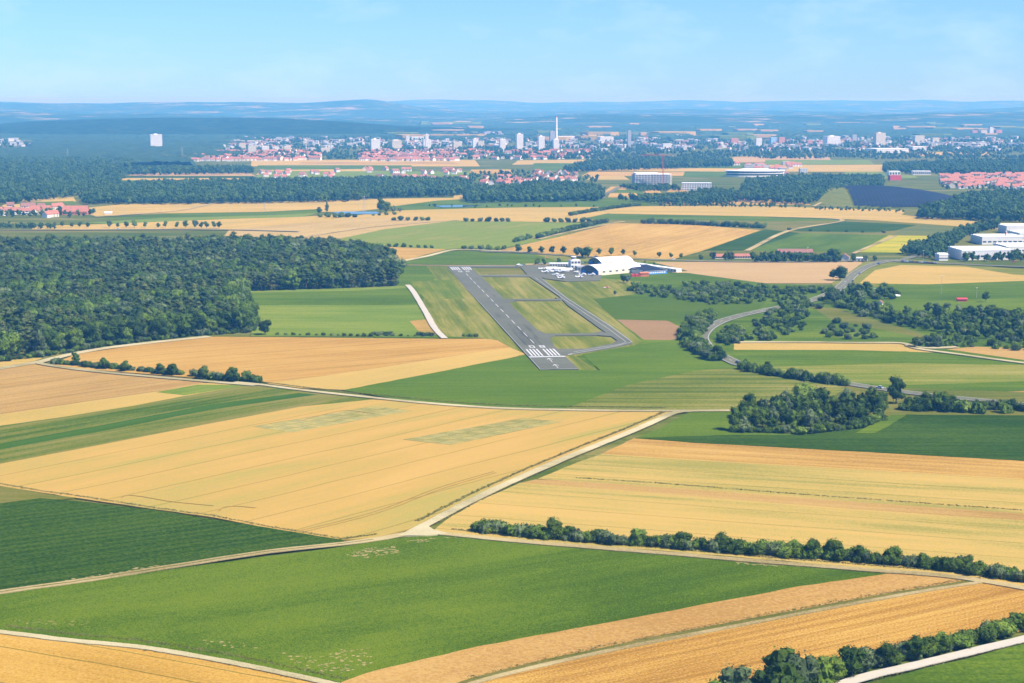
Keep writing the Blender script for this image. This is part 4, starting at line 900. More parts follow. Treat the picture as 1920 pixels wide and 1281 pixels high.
hangar(1122, 518, l1*.96, 24, 5.2, 4.2, a1, 'large white barrel roofed hangar with open blue doors beside the apron')
a2, l2 = wang((1128,502), (1188,499))
hangar(1128, 500, l2, 24, 4.2, 3.6, a1*.7, 'smaller white hangar right behind the large barrel roofed one')
# --- control tower
e_ = box_building('control_tower', 'white airfield control tower with glass cabin beside the hangar', 'control tower', 1077, 503, 9.5, 9, 7.5, WHITE, .25, WHITE, 2, 3)
m = MB(); m.tube((-1, 0, 8), (-1, 0, 9), 2.4, 2.4, 8); m.build('cabin_floor', WHITE, e_)
m = MB(); m.tube((-1, 0, 9), (-1, 0, 10.8), 2.1, 2.6, 8); m.build('glass_cabin', GLASS, e_)
m = MB(); m.tube((-1, 0, 10.8), (-1, 0, 11.3), 2.9, 2.7, 8); m.build('cabin_roof', WHITE, e_)
m = MB(); m.tube((-1, 0, 11.3), (-1, 0, 15), .08, .04, 5); m.build('antenna', GREYC, e_)
box_building('annex_building', 'low grey annex between control tower and large hangar', 'building', 1089, 508, 9, 9, 4.2, GREYC, .25, GREYC, 1, 3)
box_building('clubhouse', 'flat white clubhouse stretching behind the parked aircraft', 'building', 1050, 500, 20, 8, 3, WHITE, 0, WMETAL, 1, 8)
for i, (x, y) in enumerate(((1034,507),(1049,508),(1062,509))):
    gabled('aircraft_shelter', 'low white canvas shelter roof over parked aircraft, %s of three' % ('left','middle','right')[i], 'shelter', x, y, 10, 7, 2.2, 1.0, WMETAL, WMETAL, .1, 'white aircraft shelters')
# --- solar roofed hall, long white hall, orange shed
a3, l3 = wang((1207,515), (1258,512))
e_, p = at('solar_roof_hall', 1215, 516, a3); tag(e_, 'low hall with blue front and dark solar roof right of the hangar', 'hall')
MB().box(-4, 21, 0, .4, 0, 3.6).build('wall', BLUEM, e_); MB().box(-4, 21, 34, 34.4, 0, 6).build('rear_wall', WHITE, e_)
MB().box(20.6, 21, .4, 34, 0, 3.6).build('side_wall', WHITE, e_); MB().box(-4, -3.6, .4, 34, 0, 3.6).build('side_wall', WHITE, e_)
MB().add([(-4.5,-.5,3.6),(21.5,-.5,3.6),(21.5,34.5,6.2),(-4.5,34.5,6.2),(-4.5,-.5,3.35),(21.5,-.5,3.35),(21.5,34.5,5.95),(-4.5,34.5,5.95)], [(0,1,2,3),(4,7,6,5),(0,4,5,1),(1,5,6,2),(2,6,7,3),(3,7,4,0)]).build('roof', GREYC, e_)
for r_ in range(6):
    for c_ in range(4):
        o = MB().add([(-4+c_*6.3,.3+r_*5.7,3.75+r_*.42),(1.9+c_*6.3,.3+r_*5.7,3.75+r_*.42),(1.9+c_*6.3,5.6+r_*5.7,4.15+r_*.42),(-4+c_*6.3,5.6+r_*5.7,4.15+r_*.42)], [(0,1,2,3)]).build('solar_panel', PANEL, e_)
for i in range(9): MB().box(-2.5+i*2.5, -.9+i*2.5, -.08, 0, 1.4, 2.6).build('window', WHITE, e_)
a4, l4 = wang((1198,499.5), (1278,511))
e_, p = at('long_hall', 1198, 499.5, a4); tag(e_, 'very long narrow white hall running diagonally behind the solar roof', 'hall')
MB().box(0, l4, -6, 0, 0, 3).build('wall', WHITE, e_); MB().box(-.4, l4+.4, -6.4, .4, 3, 3.4).build('roof', WMETAL, e_)
for i in range(14): MB().box(l4*(i+.2)/14, l4*(i+.75)/14, -6.08, -6, 1, 2.2).build('window', GLASS, e_)
e_ = gabled('orange_shed', 'orange brick shed at the right end of the large hangar', 'shed', 1207, 519, 7.5, 8, 3.6, .6, ORANGEM, ORANGEM, .15)
for i, x in enumerate((1186, 1193, 1198)):
    e_, p = at('container', x, 519.3, .15); tag(e_, ('dark red container at the foot of the hangar wall, left of three', 'bright red container standing between its two neighbours', 'orange red container touching the orange shed')[i], 'container', 'containers by the hangar')
    MB().box(-1.3, 1.3, -3, 3, 0, 2.6).build('box', REDM if i < 2 else ORANGEM, e_); MB().box(-1.2, -.05, -3.06, -3, .1, 2.5).build('door', REDM, e_); MB().box(.05, 1.2, -3.06, -3, .1, 2.5).build('door', REDM, e_)
# --- light aircraft
def plane_meshes():
    f = MB(); st = [(-3.9,.12,.9),(-2.4,.3,1.0),(-.6,.55,1.05),(.9,.58,1.1),(2.0,.5,1.05),(2.7,.28,1.0)]; n = 8; vs = []
    for x, r, z in st: vs += [(x, r*math.cos(t)*.9, z+r*math.sin(t)) for t in [2*math.pi*i/n for i in range(n)]]
    f.add(vs, [(j*n+i, j*n+(i+1) % n, (j+1)*n+(i+1) % n, (j+1)*n+i) for j in range(len(st)-1) for i in range(n)]+[tuple(range(n))[::-1], tuple(range(5*n, 6*n))])
    wg = MB().add([(.3,-5.2,1.8),(1.4,-5.2,1.8),(1.6,0,1.75),(1.4,5.2,1.8),(.3,5.2,1.8),(.1,0,1.75),(.3,-5.2,1.95),(1.4,-5.2,1.9),(1.6,0,1.9),(1.4,5.2,1.9),(.3,5.2,1.95),(.1,0,1.95)], [(0,1,2,5),(5,2,3,4),(6,11,8,7),(11,10,9,8),(0,6,7,1),(1,7,8,2),(2,8,9,3),(3,9,10,4),(4,10,11,5),(5,11,6,0)])
    tp = MB().add([(-4.0,-1.7,1.1),(-3.3,-1.7,1.1),(-3.0,0,1.1),(-3.3,1.7,1.1),(-4.0,1.7,1.1),(-4.0,-1.7,1.18),(-3.3,-1.7,1.18),(-3.0,0,1.18),(-3.3,1.7,1.18),(-4.0,1.7,1.18)], [(0,4,3,2,1),(5,6,7,8,9),(0,1,6,5),(1,2,7,6),(2,3,8,7),(3,4,9,8),(4,0,5,9)])
    fn = MB().add([(-4.2,-.05,1.1),(-3.0,-.05,1.1),(-3.9,-.05,2.4),(-4.4,-.05,2.4),(-4.2,.05,1.1),(-3.0,.05,1.1),(-3.9,.05,2.4),(-4.4,.05,2.4)], [(0,1,2,3),(4,7,6,5),(0,4,5,1),(1,5,6,2),(2,6,7,3),(3,7,4,0)])
    ws = MB().add([(.4,-.5,1.45),(1.5,-.5,1.4),(.5,-.4,1.75),(1.2,-.4,1.72),(.4,.5,1.45),(1.5,.5,1.4),(.5,.4,1.75),(1.2,.4,1.72)], [(0,1,3,2),(4,6,7,5),(1,5,7,3),(0,2,6,4)])
    gr = MB().tube((1.9,0,.8),(1.9,0,.2),.06).tube((.3,.4,.8),(.3,1.1,.25),.06).tube((.3,-.4,.8),(.3,-1.1,.25),.06)
    for y_, x_ in ((0,1.9),(1.1,.3),(-1.1,.3)): gr.tube((x_,y_-.08,.22),(x_,y_+.08,.22),.22,n=8)
    pr = MB().box(2.72, 2.76, -.08, .08, .1, 1.9)
    return [('fuselage', f, WMETAL), ('wing', wg, WMETAL), ('tailplane', tp, WMETAL), ('fin', fn, WMETAL), ('cockpit_window', ws, GLASS), ('landing_gear', gr, GREYC), ('propeller', pr, GREYC)]
PM = [(n, m.mesh('aircraft_'+n, [mt])) for n, m, mt in plane_meshes()]
PM2 = [(n, (MB.mesh(m, 'aircraft_stripe_'+n, [BLUEM]) if n in ('fin',) else dict(PM)[n])) for n, m, mt in plane_meshes()]
spots = [(973,501.5,2.9,'light aircraft taxiing alone near the far end of the runway'),(1017,508,.6,'light aircraft at the left end of the parked group, facing the runway'),(1024,514,.2,'light aircraft parked lower left on the grass edge of the apron'),(1031,512,2.6,'light aircraft parked just right of the grass edge'),(1038,513,.9,'light aircraft parked under the left shelter roof'),(1046,513,2.8,'light aircraft parked below the left and middle shelters'),
 (1053,513,.4,'light aircraft parked below the middle shelter'),(1060,513,2.5,'light aircraft parked between the middle and right shelters'),(1068,511,.8,'light aircraft parked below the right shelter'),(1043,519,.1,'light aircraft standing alone in front of the parked group'),(1051,522,-.5,'light aircraft nearest the viewer, on the lower apron'),(1054,525,.3,'small light aircraft on the lower rim of the apron'),
 (1082,515,2.7,'light aircraft close to the grey annex building'),(1087,523.5,.5,'light aircraft parked on the lower right apron edge'),(1094,519,.2,'light aircraft parked left of the hangar doors'),(1111,519,.1,'light aircraft in front of the open hangar doors')]
for i, (x, y, rz, lab) in enumerate(spots):
    e_, p = at('light_aircraft', x, y, rz); e_.location.z = 1.2; tag(e_, 'white '+lab, 'aircraft', 'light aircraft on the apron')
    for n, me in (PM2 if i % 3 == 0 else PM): link(n, me, e_)
# --- cars
def car_mesh(mat, key):
    b_ = MB(); b_.add([(-2.1,-.85,.35),(2.1,-.85,.35),(2.1,.85,.35),(-2.1,.85,.35),(-2.15,-.85,.85),(2.1,-.85,.75),(2.1,.85,.75),(-2.15,.85,.85)], [(0,3,2,1),(4,5,6,7),(0,1,5,4),(1,2,6,5),(2,3,7,6),(3,0,4,7)])
    c_ = MB(); c_.add([(-1.9,-.78,.84),(1.0,-.78,.8),(1.0,.78,.8),(-1.9,.78,.84),(-1.4,-.62,1.42),(.3,-.62,1.42),(.3,.62,1.42),(-1.4,.62,1.42)], [(0,1,5,4),(1,2,6,5),(2,3,7,6),(3,0,4,7)])
    r_ = MB(); r_.box(-1.4, .3, -.62, .62, 1.42, 1.47)
    return [('body', b_.mesh(key+'_body', [mat])), ('windows', c_.mesh(key+'_glass', [GLASS])), ('roof', r_.mesh(key+'_roof', [mat]))]
wh_ = MB().tube((0,-.1,.32),(0,.1,.32),.32,n=10).mesh('car_wheel', [smat('tyre_rubber', (.03,.03,.03))])
CARM = {c: car_mesh(smat('car_paint_'+c, v, .35, .03, .2, .5), 'car_'+c) for c, v in (('black',(.03,.03,.035)),('silver',(.5,.5,.52)),('white',(.8,.8,.8)),('red',(.45,.04,.03)),('blue',(.05,.1,.3)))}
def car(px, py, rz, c, label, group=None):
    p = P(px, py, 1.2); e_ = empty('car', (p.x, p.y, 1.14), rz); tag(e_, label, 'car', group)
    for n, me in CARM[c]: link(n, me, e_)
    for x_, y_ in ((-1.3,-.8),(1.3,-.8),(-1.3,.8),(1.3,.8)): o = link('wheel', wh_, e_); o.location = (x_, y_, 0)
def rz_at(px, py):
    p = P(px, py, ZT); i = min(range(1, len(cp)-1), key=lambda i: (cp[i]-p).length); d = cp[i+1]-cp[i-1]; return math.atan2(d.y, d.x)
for x, y, c, lab in ((1383,680.5,'black','dark car driving on the road just below the curve'),(1649,728,'silver','silver car driving towards the tall tree beside the grove'),(1599,528,'black','dark car climbing the road embankment, lowest of three'),(1612,513.5,'silver','grey car on the road embankment, middle of three'),(1648,495,'blue','dark blue car on the road near the junction, highest of three'),(1512,566,'white','white car on the road between the bushes')):
    car(x, y, rz_at(x, y), c, lab)
for i, x in enumerate((1004,1010,1016,1022,1028,1034,1040)): car(x, 495.5, 1.5, ['black','silver','white','blue','white','silver','red'][i], 'parked car beside the flagpole above the apron, '+ORD[i]+' from the left', 'cars parked above the apron')
for i, x in enumerate((1092,1098,1104,1111,1117,1123)): car(x, 493.5, 1.4, ['silver','black','blue','silver','black','white'][i], 'parked car behind the hangars, '+ORD[i]+' from the left', 'cars parked behind the hangars')
for i in range(15): car(1692+i*4.6, 490.5+.25*i, 1.5, ['black','silver','white','blue','black','red'][i*7 % 6], 'parked car in the long row by the junction, '+ORD[i]+' from the left', 'cars parked by the junction')
car(1118,482,.05,'black','dark car passing on the tree lined road behind the airfield'); car(1262,487,.05,'white','white car on the tree lined road right of the airfield'); car(1901,492,0,'red','red car standing before the white factory halls')
car(222,430,0,'white','white van like car on the far left tree lined road')
# --- windsock, masts, pylons
e_, p = at('windsock_mast', 1022, 497); tag(e_, 'thin pale mast with windsock beside the apron', 'mast'); MB().tube((0,0,0),(0,0,8),.22,.12).build('pole', WHITE, e_); MB().tube((0,0,7.6),(2.8,0,6.9),.5,.25,8).build('windsock', ORANGEM, e_)
e_, p = at('landing_marker', 1137, 541, .6); tag(e_, 'red and white marker board lying on the mown airfield grass', 'marker'); MB().box(-3,3,-1,1,.8,1.1).build('white_board', WHITE, e_); MB().box(-1,1,-3.2,3.2,1.1,1.3).build('red_board', REDM, e_)
for i, (x, yb, yt, lab) in enumerate(((1583,565,528,'lamp mast standing before the trees at the road'),(1640,560,541,'short lamp mast in the middle of the right tree belt'),(1765,552,517,'tall lamp mast on the right green meadow'),(1831,560,540,'short lamp mast right on the dry meadow'),(1514,489,464,'pale mast between the farm sheds and their trees'),(1731,487,470,'lamp mast beside the junction car park'),(1779,487,478,'short lamp mast near the factory entrance'))):
    e_, p = at('lamp_mast', x, yb); h = zat(p.y, yt); tag(e_, lab, 'mast'); MB().tube((0,0,0),(0,0,h),.16,.09).build('pole', GREYC, e_); MB().box(-.8,.8,-.25,.25,h,h+.25).build('lamp_head', WHITE, e_)
def pylon(px, yb, yt, lab):
    e_, p = at('power_pylon', px, yb, .4); tag(e_, lab, 'pylon', 'power pylons'); h = zat(p.y, yt); m = MB()
    for sx in (-1, 1):
        for sy in (-1, 1): m.tube((sx*h*.09, sy*h*.09, 0), (sx*.3, sy*.3, h), .14, .1, 4)
    for k in range(6):
        z, z2 = h*k/6, h*(k+1)/6; r0, r1 = h*.09*(1-k/6)+.3, h*.09*(1-(k+1)/6)+.3
        m.tube((-r0,-r0,z),(r1,-r1,z2),.08,.08,3).tube((r0,r0,z),(-r1,r1,z2),.08,.08,3)
    m.build('lattice', GREYC, e_); m = MB()
    for z in (.68, .82, .94): m.tube((-h*.16,0,h*z),(h*.16,0,h*z),.12,.12,4)
    m.build('crossarm', GREYC, e_)
for a_ in ((683,397,367,'pylon standing in the wheat by the pond'),(496,397,380,'short pylon in the far wheat left of the poplar'),(127,300,279,'hazy pylon above the far left forest'),(342,300,276,'hazy pylon right of the lone high rise'),(1188,300,255,'hazy pylon behind the red crane'),(1536,300,262,'left pylon of the pair before the pale high rise'),(1545,300,266,'right pylon of the pair before the pale high rise'),(1460,300,258,'hazy pylon before the orange buildings'),(1632,296,264,'hazy pylon left of the widest pale high rise')): pylon(*a_)
# --- farm sheds and houses on the road
gabled('farm_shed', 'long low shed with bright red roof, left half behind a tree', 'shed', 1351, 485, 12, 9, 2.6, 2.2, CREAM, ROOF, .02, 'red roofed farm sheds', 5)
gabled('farm_shed', 'long low shed with bright red roof, right half', 'shed', 1393, 484.5, 18, 9, 2.6, 2.2, CREAM, ROOF, .02, 'red roofed farm sheds', 7)
gabled('farm_barn', 'long barn with faded brown roof above roadside trees', 'barn', 1490, 478, 36, 12, 3.2, 3, CREAM, ROOFD, -.03, None, 9)
gabled('farm_house', 'white house with brown gable roof beside the junction trees', 'house', 1583, 489, 8, 10, 4, 3, WHITE, ROOFD, 1.3, None, 3)
gabled('petrol_station_roof', 'flat pale roof building beside the junction', 'building', 1612, 490, 14, 8, 3.6, .5, WHITE, WMETAL, 0, None, 4)
gabled('meadow_hut', 'small white hut with dark roof among the right tree belt', 'hut', 1650, 573, 4.5, 4, 2.6, 1.4, WHITE, ROOFD, 1.2)
gabled('red_shed', 'small red shed on the dry meadow at the right', 'shed', 1803, 566, 7.5, 4, 2.4, .8, REDM, REDM, 0)
gabled('green_house_tent', 'long white plastic tunnel on the dry right meadow', 'tunnel', 1678, 557, 7, 3, 1.2, .8, WMETAL, WMETAL, 0)
# --- factory at the right
FG = 'white factory halls'
for i, (x, y, w_, d_, h_, lab) in enumerate(((1765,488,9,14,6,'small white block at the left foot of the factory'),(1835,484,50,44,9.5,'widest white factory hall with shed roofs, in front'),(1903,472,34,40,7,'white factory hall at the right picture edge'),(1868,456,46,40,8,'white factory hall in the second row with red pipe'),(1935,450,44,40,9,'long white factory hall with blue glass roof'),(1905,437,34,30,9,'small rearmost white factory hall'),(1965,486,40,30,8,'white factory hall partly outside the picture'))):
    e_ = box_building('factory_hall', lab, 'factory hall', x, y, w_, d_, h_, WHITE, .06, WMETAL, 1, 8, FG, wh=.2)
    for k in range(int(d_/6)):
        o = MB().add([(-w_/2,-d_/2+k*6,h_+.5),(w_/2,-d_/2+k*6,h_+.5),(w_/2,-d_/2+k*6+5.5,h_+.52),(-w_/2,-d_/2+k*6+5.5,h_+.52),(-w_/2,-d_/2+k*6+1,h_+1.5),(w_/2,-d_/2+k*6+1,h_+1.5)], [(0,1,5,4),(4,5,2,3),(0,4,3),(1,2,5)]).build('roof_shed', WMETAL, e_)
e_, p = at('red_chimney', 1885, 458); tag(e_, 'slim red chimney standing on the factory ground', 'chimney'); MB().tube((0,0,0),(0,0,14),.9,.7,8).build('shaft', REDM, e_); MB().tube((0,0,14),(0,0,14.5),1,1,8).build('rim', WHITE, e_)
# --- unfinished concrete building and crane
e_, p = at('unfinished_building', 1222, 348, .1); tag(e_, 'unfinished concrete frame building of open storeys below the red crane', 'building')
W_, D_ = 70, 40
for k in range(6): MB().box(-W_/2, W_/2, -D_/2, D_/2, k*3.6+3.2, k*3.6+3.6).build('floor_slab', WHITE, e_)
for i in range(13):
    for s_ in (-1, 1): MB().box(-W_/2+i*W_/12.5, -W_/2+i*W_/12.5+.9, s_*(D_/2-1)-.4, s_*(D_/2-1)+.4, 0, 21.2).build('column', WHITE, e_)
MB().box(-W_/2+1.2, -3, -D_/2+2, D_/2-2, .02, 20.5).build('core_wall', GREYC, e_); MB().box(-1, W_/2-4, -D_/2+4, D_/2-4, .01, 20.4).build('core_wall', GREYC, e_)
MB().box(-W_/2+2, 10, -D_/2+3, D_/2-3, 21.6, 24).build('roof_storey', WHITE, e_)
e_, p = at('tower_crane', 1243, 350); tag(e_, 'red tower crane reaching left above the unfinished building', 'crane'); h = zat(p.y, 291); 
m = MB()
for sx in (-1, 1):
    for sy in (-1, 1): m.tube((sx*1.1,sy*1.1,0),(sx*1.1,sy*1.1,h),.28,.28,4)
for k in range(14): z = h*k/14; m.tube((-1.1,-1.1,z),(1.1,-1.1,z+h/14),.14,.14,3).tube((1.1,1.1,z),(-1.1,1.1,z+h/14),.14,.14,3)
m.build('mast', REDM, e_); m = MB(); jl = 42/F*p.y; cl = 20/F*p.y
m.tube((-jl,0,h),(cl,0,h),.45,.45,4).tube((-jl,0,h+.2),(0,0,h+2.2),.25,.25,4); m.build('jib', REDM, e_); MB().box(cl-4,cl,-1,1,h-2.5,h-.4).build('counterweight', GREYC, e_); MB().box(-1.5,1.5,-1.5,1.5,h-2.5,h).build('cabin', REDM, e_)
# --- offices and big buildings
box_building('office_building', 'white office building with square windows right of the crane', 'office building', 1306, 357, 52, 20, 13, WHITE, -.1, WMETAL, 4, 12, wh=.45)
e_, p = at('curved_building', 1415, 331, .05); tag(e_, 'large low building with pale curved roof and dark glass storeys', 'building')
for k, (r_, z0, z1, mt) in enumerate(((62,0,3,WHITE),(60,3,6.5,GLASS),(63,6.5,8,WHITE),(60,8,11.5,GLASS),(64,11.5,13,WMETAL))):
    m = MB(); n = 28; vs = [(r_*math.cos(2*math.pi*i/n), r_*.5*math.sin(2*math.pi*i/n), z) for z in (z0, z1) for i in range(n)]
    m.add(vs, [(i,(i+1) % n,(i+1) % n+n,i+n) for i in range(n)]+[tuple(range(n))[::-1], tuple(range(n,2*n))]).build(['plinth','lower_glazing','floor_edge','upper_glazing','roof'][k], mt, e_)
m = MB(); vs = [(40*math.cos(2*math.pi*i/24), 18*math.sin(2*math.pi*i/24), 13) for i in range(24)]+[(26*math.cos(2*math.pi*i/24), 10*math.sin(2*math.pi*i/24), 16.5) for i in range(24)]
m.add(vs, [(i,(i+1) % 24,(i+1) % 24+24,i+24) for i in range(24)]+[tuple(range(24,48))]).build('dome_roof', WMETAL, e_)
box_building('car_showroom', 'white box building on a dark red base behind the right wood', 'building', 1675, 330, 24, 16, 10, WHITE, .15, WHITE, 1, 4)
box_building('red_hall', 'dark red block under the white box behind the right wood', 'building', 1677, 338, 23, 14, 9.5, REDM, .15, REDM)
box_building('warehouse', 'long white warehouse in front of the dark right wood', 'warehouse', 1727, 328, 38, 22, 8, WHITE, -.1, WMETAL, 1, 9)
box_building('blue_roof_hall', 'long hall with pale blue roof behind the right terraces', 'hall', 1880, 331, 66, 16, 5, WHITE, 0, smat('pale_blue_roof', (.3,.42,.55), .5, .05), 1, 8)
box_building('glass_house', 'pale roofed nursery building behind the wheat at the trees', 'building', 1382, 375, 18, 12, 4, WHITE, -.1, smat('pale_green_glass', (.4,.5,.52), .3, .05), 1, 4)
gabled('sand_yard_hall', 'long low brown hall beside the nursery building', 'hall', 1410, 378, 24, 9, 3, 1.2, CREAM, ROOFD, 0)
box_building('round_hall', 'low white building at the right edge under the terraces', 'building', 1925, 356, 30, 16, 5, WHITE, 0, WMETAL)
# --- high rises: (x0, x1, base, top, material, label)
HG = 'high rise blocks of the far town'
for x0, x1, yb, yt, mt, lab in ((281,305,281,253,WHITE,'lone white high rise standing in the far left forest'),(447,461,280,270,CREAM,'small cream block at the left end of the town'),(464,481,289,274,CREAM,'stepped cream block above the red terraces at left'),(490,505,286,275,WHITE,'white stepped block, second above the left terraces'),
    (510,524,285,276,WHITE,'white low block between the stepped ones'),(531,546,285,275,CREAM,'cream stepped block at the right of the left terraces'),(600,619,288,278,CREAM,'cream block at the right end of the left terraces'),(694,713,283,262,WHITE,'white twin high rise left of the cream one'),(733,753,281,264,CREAM,'broad cream high rise in the left town centre'),
    (761,768,268,255,WHITE,'narrow white tower behind the cream high rise'),(768,795,263,257,WHITE,'long white slab building behind the high rises'),(792,808,280,262,WHITE,'white block with taller tower at its left'),(797,804,281,253,WHITE,'slim white tower joined to the block at left centre'),(848,866,281,267,CREAM,'pale striped block before the town centre'),
    (885,897,279,261,WHITE,'white tower left of the stepped blocks'),(895,908,279,266,CREAM,'cream stepped block beside the white tower'),(936,948,282,262,WHITE,'white slender high rise in the middle of the town'),(967,981,282,252,WHITE,'tallest white high rise left of the chimney'),(1008,1021,282,256,WHITE,'white high rise just left of the chimney'),(1030,1041,268,247,GREYC,'grey high rise behind the chimney'),
    (1036,1048,284,262,WHITE,'white power station block at the foot of the chimney'),(1041,1082,263,256,WHITE,'long white plant building right of the chimney'),(1120,1150,266,257,WHITE,'long white block row right of the centre'),(1176,1183,278,246,GREYC,'hazy slim tower right of the centre'),(1240,1258,282,270,WHITE,'low white block before the wood'),
    (1368,1384,273,260,ORANGEM,'salmon red high rise at right centre'),(1415,1428,277,260,WHITE,'white and cream high rise beside the salmon one'),(1458,1471,272,258,ORANGEM,'orange block near the pale blue one'),(1443,1456,272,259,BLUEM,'pale blue block left of the orange one'),(1512,1523,272,264,ORANGEM,'low pink block left of the wide white high rise'),
    (1532,1543,272,264,ORANGEM,'pink block touching the wide white high rise'),(1544,1574,274,256,WHITE,'wide white high rise of two joined slabs'),(1596,1606,266,253,GREYC,'hazy grey high rise between the two pale ones'),(1637,1659,273,250,CREAM,'broad pale high rise at the right of the town'),(1710,1732,268,255,CREAM,'stepped cream block group at right'),
    (1745,1760,267,259,CREAM,'cream block right of the stepped group'),(1625,1700,287,279,WHITE,'very long low white hospital like building'),(1703,1735,284,275,WHITE,'white cube building right of the long low one'),(1820,1832,255,245,ORANGEM,'pink high rise, left of the far right cluster'),(1835,1850,255,245,CREAM,'cream high rise in the far right cluster'),
    (1853,1862,256,240,WHITE,'tallest white high rise of the far right cluster'),(1864,1878,255,244,ORANGEM,'pink high rise, right of the far right cluster')):
    D = P(500, yb).y; w_ = (x1-x0)/F*D; h_ = zat(D, yt); fl = max(2, int(h_/3.2))
    e_ = box_building('high_rise', lab, 'high rise', (x0+x1)/2, yb, w_*.88, w_*.6, h_, mt if mt in (WHITE,CREAM,GREYC) else smat('facade_%d' % x0, {ORANGEM.name:(.55,.24,.16), BLUEM.name:(.3,.5,.7)}[mt.name], .8, .08), .3, None, fl, 6, HG, True, 1.0, wh=.22)
    if h_ > 30: MB().box(-w_*.15, w_*.1, -w_*.1, w_*.15, h_+1, h_+4).build('roof_house', mt if mt in (WHITE,CREAM,GREYC) else WHITE, e_)
e_, p = at('power_station_chimney', 1043, 281); h = zat(p.y, 218); tag(e_, 'very tall slim white power station chimney, highest thing in the town', 'chimney'); MB().tube((0,0,0),(0,0,h*.97),5.0,2.8,14).build('shaft', WHITE, e_); MB().tube((0,0,h*.97),(0,0,h),2.9,2.8,14).build('top_band', REDM, e_)
# --- houses: registry, biggest in view become things
HM = {}
def house_mesh(w_, d_, h_, hr, wm, rm, key):
    if key in HM: return HM[key]
    a_ = MB().box(-w_/2, w_/2, -d_/2, d_/2, -.5, h_); a_.add([(-w_/2,-d_/2,h_),(-w_/2,0,h_+hr),(-w_/2,d_/2,h_),(w_/2,-d_/2,h_),(w_/2,0,h_+hr),(w_/2,d_/2,h_)], [(0,1,2),(3,5,4)])
    for i in range(3):
        for z_ in (.9, 3.6):
            if z_+1 < h_: a_.box(-w_/2+w_*(i+.3)/3, -w_/2+w_*(i+.65)/3, -d_/2-.06, -d_/2, z_, z_+1.3, 1)
    r_ = MB(); o_ = .5
    for s_ in (-1, 1):
        y0, z0 = s_*(d_/2+o_), h_-o_*hr/(d_/2); r_.add([(-w_/2-o_,y0,z0+.1),(w_/2+o_,y0,z0+.1),(w_/2+o_,0,h_+hr+.1),(-w_/2-o_,0,h_+hr+.1),(-w_/2-o_,y0,z0-.1),(w_/2+o_,y0,z0-.1),(w_/2+o_,0,h_+hr-.1),(-w_/2-o_,0,h_+hr-.1)], [(0,1,2,3),(4,7,6,5),(0,4,5,1),(1,5,6,2),(3,7,4,0)])
    j = MB(); j.v, j.f, j.m = list(a_.v), list(a_.f), [0 if q == 0 else 2 for q in a_.m]; j.add(r_.v, r_.f, 1)
    HM[key] = (a_.mesh(key+'_wall', [wm, GLASS]), r_.mesh(key+'_roof', [rm]), j.mesh(key+'_house', [wm, rm, GLASS])); return HM[key]
TW = smat('town_render', (.46,.45,.43), .8, .3, .02)
VAR = []
for i, (w_, d_, h_, hr, wm, rm) in enumerate(((11,9,4.5,4.2,WHITE,ROOF),(14,10,5,4.5,CREAM,ROOF),(10,9,5.5,4,WHITE,ROOFD),(22,10,5.5,4,WHITE,ROOF),(17,11,6,4.5,WHITE,ROOFD),(30,11,7,4,CREAM,ROOF),(26,14,10,.8,TW,TW),(16,13,9,.8,TW,GREYC))):
    VAR.append(house_mesh(w_, d_, h_, hr, wm, rm, 'house_kind_%d' % i))
HL = []
def H_(x, y, v, rz, label, group): p = P(x, y); HL.append((p.x, p.y, v, rz, label, group))
lv = 'red roofed house of the village at the left edge'
for x, y, v, rz, lab in ((-5,401,1,.4,0),(6,404,2,1.2,0),(16,399,0,.3,'white gabled house near the left edge of the village'),(27,400,0,1.3,'white house with its gable towards the viewer in the left village'),(38,402,3,.1,'long red roofed house left of the village middle'),(52,402,3,.1,'long low red roofed building in the village middle'),(66,401,1,.2,0),(76,400,5,.15,'longest red roofed barn in the village middle'),(88,408,0,1.2,'white gabled house nearest the viewer in the village'),(99,407,1,.7,'big white walled house with red roof at the village front'),(60,392,2,.3,0),(78,393,2,.1,0),(106,393,1,.5,0),(112,391,0,1.1,0),(20,391,2,.2,0),(46,393,2,.4,0)):
    H_(x, y, v, rz, lab or lv, 'houses of the left village')
gabled('barn', 'very large red tiled barn at the right end of the left village', 'barn', 142, 402, 34, 22, 4.5, 7.5, ORANGEM, ROOF, .12, None, 8); gabled('barn', 'red gabled barn standing against the very large one', 'barn', 128, 399, 10, 16, 5, 5, ORANGEM, ROOF, 1.4)
gabled('farm_shed', 'small white shed with pale roof alone in the field right of the village', 'shed', 203, 402, 10, 6, 2.5, 1.2, WHITE, WMETAL, .2)
for _ in range(46):
    t = rnd.random(); H_(685+185*t+rnd.uniform(-3,3), rnd.choice((319,324,334,335,337))+4*t+rnd.uniform(-1,1), rnd.choice((0,0,1,2,3,4)), rnd.uniform(0,3.1), 'small red roofed house behind the long dark forest belt', 'houses behind the forest belt')
for _ in range(34): H_(rnd.uniform(870,1000), rnd.uniform(335,348), rnd.choice((0,1,2,0)), rnd.uniform(0,3.1), 'white house with steep red roof in the middle village', 'houses of the middle village')
for _ in range(26): H_(rnd.uniform(1000,1085), rnd.uniform(325,341), rnd.choice((0,1,2,4)), rnd.uniform(0,3.1), 'gabled house left of the unfinished concrete building', 'houses left of the building site')
for r_ in range(6):
    for i in range(11): H_(1768+i*15+rnd.uniform(-6,6)+r_*3, 332+r_*4.2+rnd.uniform(-1.5,1.5), rnd.choice((3,0,1,5,1,0)), rnd.choice((.1,.15,1.5)), 'terraced house in the %s row at the right edge' % ORD[r_], 'terraced houses at the right edge')
